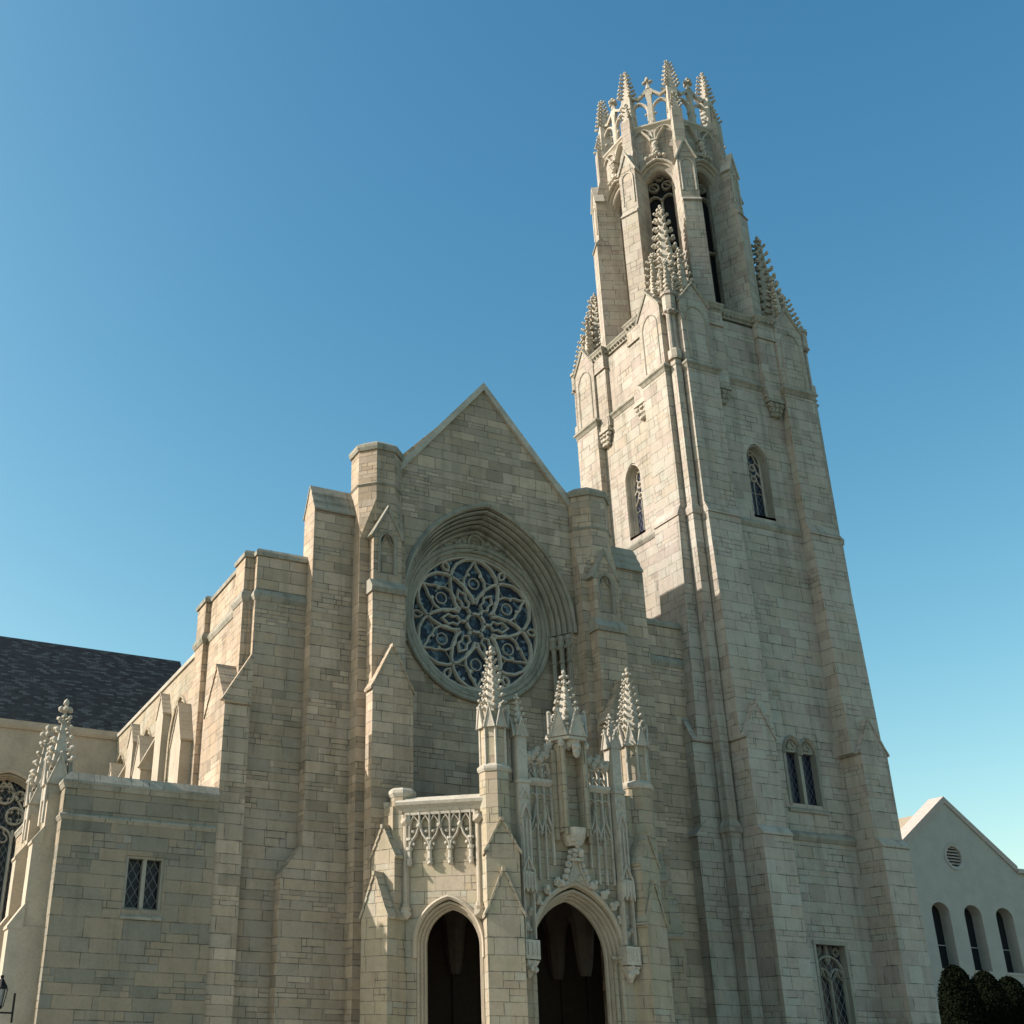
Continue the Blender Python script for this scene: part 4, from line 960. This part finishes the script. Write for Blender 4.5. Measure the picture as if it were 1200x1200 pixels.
# porch roof, vault and doors inside
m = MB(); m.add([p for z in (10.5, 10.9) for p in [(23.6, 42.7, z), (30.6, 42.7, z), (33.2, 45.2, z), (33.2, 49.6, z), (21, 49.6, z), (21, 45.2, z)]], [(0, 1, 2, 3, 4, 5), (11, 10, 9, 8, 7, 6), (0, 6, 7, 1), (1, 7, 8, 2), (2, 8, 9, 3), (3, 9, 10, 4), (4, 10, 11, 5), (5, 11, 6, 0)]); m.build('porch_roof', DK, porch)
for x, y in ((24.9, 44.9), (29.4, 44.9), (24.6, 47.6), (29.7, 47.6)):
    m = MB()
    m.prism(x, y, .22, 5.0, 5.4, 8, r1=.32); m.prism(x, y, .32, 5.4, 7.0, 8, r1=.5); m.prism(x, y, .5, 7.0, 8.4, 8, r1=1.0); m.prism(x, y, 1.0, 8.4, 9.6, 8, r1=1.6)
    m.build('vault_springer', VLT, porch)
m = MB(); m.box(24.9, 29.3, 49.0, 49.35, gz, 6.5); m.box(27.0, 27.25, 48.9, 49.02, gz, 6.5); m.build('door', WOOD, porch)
m = MB(); m.box(21.6, 32.6, 47.75, 47.95, gz, 10.4); [m.box(21.8 + 1.35 * i, 21.95 + 1.35 * i, 47.66, 47.76, gz, 10.4) for i in range(9)]; m.build('dark_screen', WOOD, porch)  # invented dark sheet, added to make the porch interior read nearly black

# ================================================================ SIDE CHAPEL
chapel = thing('side_chapel', 'low grey stone chapel with one square headed leaded window, left of the church front', 'chapel', (10.4, 52, gz))
FC = F(0, 48.0, 0)
m = MB(); m.slab(FC, [(7.25, gz), (13.7, gz), (13.7, 11.4), (7.25, 11.4)], -.9, 0, [[(10.02, 6.8), (11.62, 6.8), (11.62, 8.85), (10.02, 8.85)]])
m.build('front_wall', MC, chapel)
m = MB(); m.box(7.25, 8.1, 48.9, 62, gz, 11.4); m.box(8.1, 14.8, 60, 62, gz, 11.4); m.build('side_wall', MP, chapel)
m = MB(); m.box(7.6, 14.6, 48.5, 61.5, 11.0, 11.25); m.build('roof', SLT, chapel)
m = MB(); m.string([(7.25, 62), (7.25, 48), (13.7, 48)], [(-.4, 11.3), (.04, 11.3), (.10, 11.45), (.14, 11.5), (.14, 11.6), (-.15, 11.95), (-.4, 11.95)]); m.build('coping', MG, chapel)
m = MB(); m.string([(7.25, 62), (7.25, 48), (13.7, 48)], [(-.1, 10.02), (.02, 10.04), (.10, 10.18), (.09, 10.25), (-.1, 10.36)]); m.build('string_course', MG, chapel)
m = MB(); m.fbox(FC, 10.02, 10.14, -.5, -.06, 6.8, 8.85); m.fbox(FC, 11.5, 11.62, -.5, -.06, 6.8, 8.85); m.fbox(FC, 10.02, 11.62, -.5, -.08, 8.75, 8.85); m.fbox(FC, 10.74, 10.90, -.5, -.12, 6.8, 8.8)
m.xprof(FC, [(-.5, 6.4), (.08, 6.4), (.10, 6.5), (-.42, 6.9)], 9.98, 11.66); win = m.build('square_window', MG, chapel)
g = MB(); g.fbox(FC, 10.1, 11.55, -.48, -.45, 6.7, 8.8); sub(win, 'glass', g, GD, chapel)
# west buttresses carrying pinnacles
for y, dz in ((49.6, 0), (54.4, 0.0)):
    fr = F(7.25, y, -90)      # d toward -X
    m = MB(); m.fbox(fr, -.55, .55, -.3, 1.35, gz, 6.0); m.slope(fr, -.55, .55, .8, 1.35, 6.0, 6.9); m.fbox(fr, -.5, .5, -.3, .85, 6, 9.3)
    m.slope(fr, -.5, .5, .45, .85, 9.3, 9.9); m.fbox(fr, -.48, .48, -.3, .46, 9.3, 11.2)
    b = m.build('buttress', MO, chapel)
    p = fr.p(0, .15, 0); m = MB(); m.prism(p[0], p[1], .62, 11.0, 12.1, 4, 45); m.gablets(p[0], p[1], .62, 11.6, 1.3, 4, 45, .1); m.spire(p[0], p[1], 12.3, 15.3, .46, 4, 45, 5, .2, .34)
    for sx in (-1, 1):
        for sy in (-1, 1): m.prism(p[0] + sx * .42, p[1] + sy * .42, .07, 10.0, 12.1, 5)
    sub(b, 'pinnacle', m, MV, chapel)
    m = MB(); q = fr.p(-.95, .2, 0); m.prism(q[0], q[1], .16, gz, 6.2, 4, 45); m.spire(q[0], q[1], 6.2, 9.3, .22, 4, 45, 5, .14, .22); sub(b, 'small_pinnacle', m, MO, chapel)
# wall lantern
lamp = thing('wall_lantern', 'small black iron lantern on a bracket at the lower left corner of the chapel', 'lamp', (5.78, 47.2, 3.2))
lx, ly = 5.72, 47.3
m = MB(); m.prism(lx, ly, .27, 3.62, 3.7, 6); m.prism(lx, ly, .27, 3.7, 4.0, 6, r1=.05); m.blob((lx, ly, 4.05), .07); m.prism(lx, ly, .12, 2.95, 3.05, 6, r1=.18)
for i in range(6):
    a = R_(i * 60); m.hull([(lx + .25 * math.cos(a) + dx, ly + .25 * math.sin(a) + dy, 3.64) for dx in (-.015, .015) for dy in (-.015, .015)] + [(lx + .16 * math.cos(a) + dx, ly + .16 * math.sin(a) + dy, 3.03) for dx in (-.015, .015) for dy in (-.015, .015)])
m.build('frame', IRON, lamp)
m = MB(); m.prism(lx, ly, .14, 3.04, 3.63, 6, r1=.22); m.build('pane', LGL, lamp)
m = MB(); m.fbox(F(lx, ly, 0), 0, .55, -.02, .02, 2.8, 2.86); m.fbox(F(lx, ly, 0), -.02, .02, -.02, .02, 2.6, 3.0); m.fbox(F(lx, ly, 0), .5, .56, -.1, .1, 2.5, 3.5); m.build('bracket', IRON, lamp)

# ================================================================ TRANSEPT
tran = thing('church_transept', 'stone transept, warm bounced light in its colour, with dark slate roof and large traceried window at the far left', 'church wing', (6, 82, gz))
FT = F(0, 78, 0)
m = MB(); m.slab(FT, [(-22, gz), (14.86, gz), (14.86, 21.0), (-22, 21.0)], -1.2, 0, [arch(8.1, 2.65, 14.8, 1.18, 8, 12)]); m.box(-22, 14.8, 79.2, 95, gz, 20.9); m.build('south_wall', MO, tran)  # tawny wall colour carries the warm light bounced off the sunlit nave
m = MB(); m.xprof(FT, [(-1, 20.75), (.12, 20.8), (.2, 21.0), (.2, 21.35), (-1, 21.4)], -22.2, 14.86); m.build('cornice', MO, tran)
m = MB(); m.add([(-22, 78.1, 21.3), (20.9, 78.1, 21.3), (20.9, 87, 29.9), (-22, 87, 29.9), (20.9, 95.9, 21.3), (-22, 95.9, 21.3)], [(0, 1, 2, 3), (3, 2, 4, 5), (0, 3, 5), (1, 4, 2), (0, 5, 4, 1)]); m.build('roof', SLT, tran)
m = MB(); recess_mould(m, FT, 8.1, 2.35, 14.8, 1.18, 8, -.02, -.6, 3, .3); m.mould(FT, arch(8.1, 2.75, 14.8, 1.18, 14, 12), [(-.1, 0), (-.1, .15), (.1, .2), (.14, 0)]); win = m.build('traceried_window', MO, tran)
t = MB(); fr = FT
w0, zs0 = 2.3, 14.2
for a in (-.78, .78): t.bar(fr, [(8.1 + a, 8), (8.1 + a, 14.4)], .2, -.9, -.55)
for i in (-1, 0, 1): t.bar(fr, arch(8.1 + 1.53 * i, .75, 13.7, 1.15, None, 6), .16, -.9, -.57)
for i in (-1, 0, 1): t.bar(fr, quatrefoil(8.1 + 1.53 * i, 14.0, .55, 5, math.pi / 2, 3), .1, -.9, -.62, True)
for x, z, r in ((-.78, 15.3, .55), (.78, 15.3, .55), (0, 16.6, .58), (-1.7, 14.9, .35), (1.7, 14.9, .35), (-.95, 16.6, .3), (.95, 16.6, .3), (0, 17.5, .25)):
    t.bar(fr, circ(8.1 + x, z, r, 14), .13, -.9, -.57, True); t.bar(fr, quatrefoil(8.1 + x, z, r * .92, 5, 0), .08, -.9, -.6, True)
for sg in (-1, 1): t.bar(fr, [(8.1 + sg * 1.5, 14.5), (8.1 + sg * 1.45, 15.4), (8.1 + sg * 1.0, 16.1), (8.1 + sg * .2, 17.4)][::sg], .15, -.9, -.57)
sub(win, 'tracery', t, MV, tran)
g = MB(); g.slab(fr, arch(8.1, 2.62, 14.8, 1.18, 8, 12), -.9, -.86); sub(win, 'glass', g, GD, tran)

# ================================================================ NEIGHBOURING HALL
hall = thing('stucco_hall', 'plain stucco hall with gabled end, round vent and three arched windows', 'hall', (92.4, 84, gz))
FH = F(0, 80, 0); HX, HA = 92.6, 24.5; ex = 7.4; es = HA - ex * .745
hl = []
for c in (89.7, 93.55, 97.4):
    hl.append([(c - 1.05, 9.9), (c + 1.05, 9.9), (c + 1.05, 14.6)] + [(c + 1.05 * math.cos(t), 14.6 + .85 * math.sin(t)) for t in [math.pi * i / 10 for i in range(1, 10)]] + [(c - 1.05, 14.6)])
hl.append(circ(HX, 19.6, 1.05, 24))
m = MB(); m.slab(FH, [(HX - ex, gz), (HX + ex + 6, gz), (HX + ex + 6, es - .3), (HX + ex, es), (HX, HA), (HX - ex, es)], -1.3, 0, hl); m.box(HX - ex, HX - ex + .4, 81.3, 110, gz, es - .2); m.build('wall', STU, hall)
m = MB()
for sg in (-1, 1):
    q = [(HX, HA - .05), (HX, HA + .55), (HX + sg * (ex + .3), es + .35), (HX + sg * (ex + .3), es - .3)]; m.slab(FH, q if sg > 0 else q[::-1], -1.6, .12)
m.build('coping', TCO, hall)
m = MB(); m.add([(HX - ex, 81.5, es - .5), (HX, 81.5, HA - .6), (HX + ex, 81.5, es - .5), (HX - ex, 110, es - .5), (HX, 110, HA - .6), (HX + ex, 110, es - .5)], [(0, 1, 4, 3), (1, 2, 5, 4), (0, 2, 1), (3, 4, 5), (0, 3, 5, 2)]); m.build('roof', TILE, hall)
m = MB(); m.box(HX + ex + .2, HX + ex + 6.3, 79.7, 81, es - .3, es + .1); m.build('side_coping', STU, hall)
for c in (89.7, 93.55, 97.4):
    m = MB(); m.fbox(FH, c - 1.06, c + 1.06, -1.15, -1.1, 9.9, 15.5); w_ = m.build('window', DG, hall)
    m = MB(); m.fbox(FH, c - .04, c + .04, -1.1, -1.04, 9.9, 15.4); m.fbox(FH, c - 1.05, c + 1.05, -1.1, -1.04, 11.9, 11.97); m.fbox(FH, c - 1.1, c + 1.1, -1.1, .06, 9.7, 9.92); sub(w_, 'frame', m, STU, hall)
m = MB(); m.mould(FH, circ(HX, 19.6, 1.05, 24), [(-.14, -.5), (-.14, .04), (.12, .1), (.14, -.05)], True); v = m.build('round_vent', STU, hall)
m = MB()
for i in range(7):
    z = 18.75 + .28 * i; hw_ = math.sqrt(max(.02, .95 ** 2 - (z - 19.6) ** 2)); m.xprof(FH, [(-.5, z + .12), (-.5, z + .2), (-.1, z - .02), (-.1, z - .1)], HX - hw_, HX + hw_)
sub(v, 'louvre', m, TCO, hall)
m = MB(); m.fbox(FH, HX - 1, HX + 1, -.75, -.7, 18.6, 20.6); sub(v, 'backing', m, DK, hall)

# ================================================================ SHRUBS AND TREE
def leaves(mb, pts, size, n):
    for _ in range(n):
        p = pts(); a, b = rnd.uniform(0, 6.28), rnd.uniform(-1.2, 1.2); s_ = size * rnd.uniform(.6, 1.4)
        u = Vector((math.cos(a) * math.cos(b), math.sin(a) * math.cos(b), math.sin(b))); v = u.cross(Vector((rnd.uniform(-1, 1), rnd.uniform(-1, 1), rnd.uniform(-1, 1)))).normalized()
        p = Vector(p); q = [p + u * s_, p + v * s_ * .45, p - u * s_ * .6, p - v * s_ * .45]; mb.add([tuple(t) for t in q], [(0, 1, 2, 3)])
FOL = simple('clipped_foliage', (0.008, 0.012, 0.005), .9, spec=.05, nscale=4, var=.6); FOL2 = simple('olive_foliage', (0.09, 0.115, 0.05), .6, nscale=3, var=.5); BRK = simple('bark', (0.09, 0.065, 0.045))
LB = {0: 'dark clipped shrub against the tower, leftmost in front of the stucco hall', 1: 'dark clipped shrub standing below the middle window of the stucco hall', 2: 'dark clipped shrub at the right edge, below the last hall window'}
for i, (px_, y, zt, r) in enumerate(((80.4, 71.5, 9.3, 1.75), (84.6, 72.5, 9.1, 1.8), (88.4, 73.5, 8.9, 1.9))):
    sh = thing('clipped_shrub', LB[i], 'shrub', (px_, y, gz), 'clipped shrubs below the hall windows')
    m = MB(); n_s = 14; rings = []
    def rad(t): return r * (1 - (max(0, t - .45) / .55) ** 2.2) ** .5 * (.8 + .2 * min(1, t * 4))
    for k in range(n_s): t = k / n_s; m.prism(px_, y, rad(t) * .86, gz + .3 + (zt - gz - .5) * t, gz + .3 + (zt - gz - .5) * (t + 1 / n_s), 12, rnd.uniform(0, 30), r1=rad(t + 1 / n_s * .98) * .86, cap=False)
    def pt():
        t = rnd.random() ** .8; a = rnd.uniform(0, 6.283); q = rad(t) * (rnd.uniform(.86, 1.0) + (.09 if rnd.random() < .05 else 0) + .05 * math.sin(a * 3 + t * 7 + i)); return (px_ + q * math.cos(a), y + q * math.sin(a), gz + .3 + (zt - gz - .3) * t)
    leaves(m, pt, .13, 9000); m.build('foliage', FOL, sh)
    s_ = MB(); s_.prism(px_, y, .16, gz, gz + .8, 8); s_.build('stem', BRK, sh)
tr_ = thing('olive_tree', 'grey green leafy tree just showing at the left edge behind the chapel', 'tree', (1.2, 62, gz))
m = MB(); m.prism(1.2, 62, .35, gz, 4, 8, r1=.22)
for a in range(6): q = R_(a * 60); m.hull([(1.2 + dx, 62 + dy, 3.6) for dx in (-.12, .12) for dy in (-.12, .12)] + [(1.2 + 2.4 * math.cos(q) + dx, 62 + 2.4 * math.sin(q) + dx, 7.5 + (a % 3)) for dx in (-.04, .04)])
m.build('trunk', BRK, tr_)
cl = [(1.2 + rnd.gauss(0, 1.8), 62 + rnd.gauss(0, 1.8), rnd.uniform(5.5, 10.8)) for _ in range(40)]
def pt2(): c = rnd.choice(cl); return (c[0] + rnd.gauss(0, .5), c[1] + rnd.gauss(0, .5), c[2] + rnd.gauss(0, .4))
m = MB(); leaves(m, pt2, .15, 12000); m.build('crown', FOL2, tr_)
for o in bpy.data.objects:
    if '_o' in o: del o['_o']
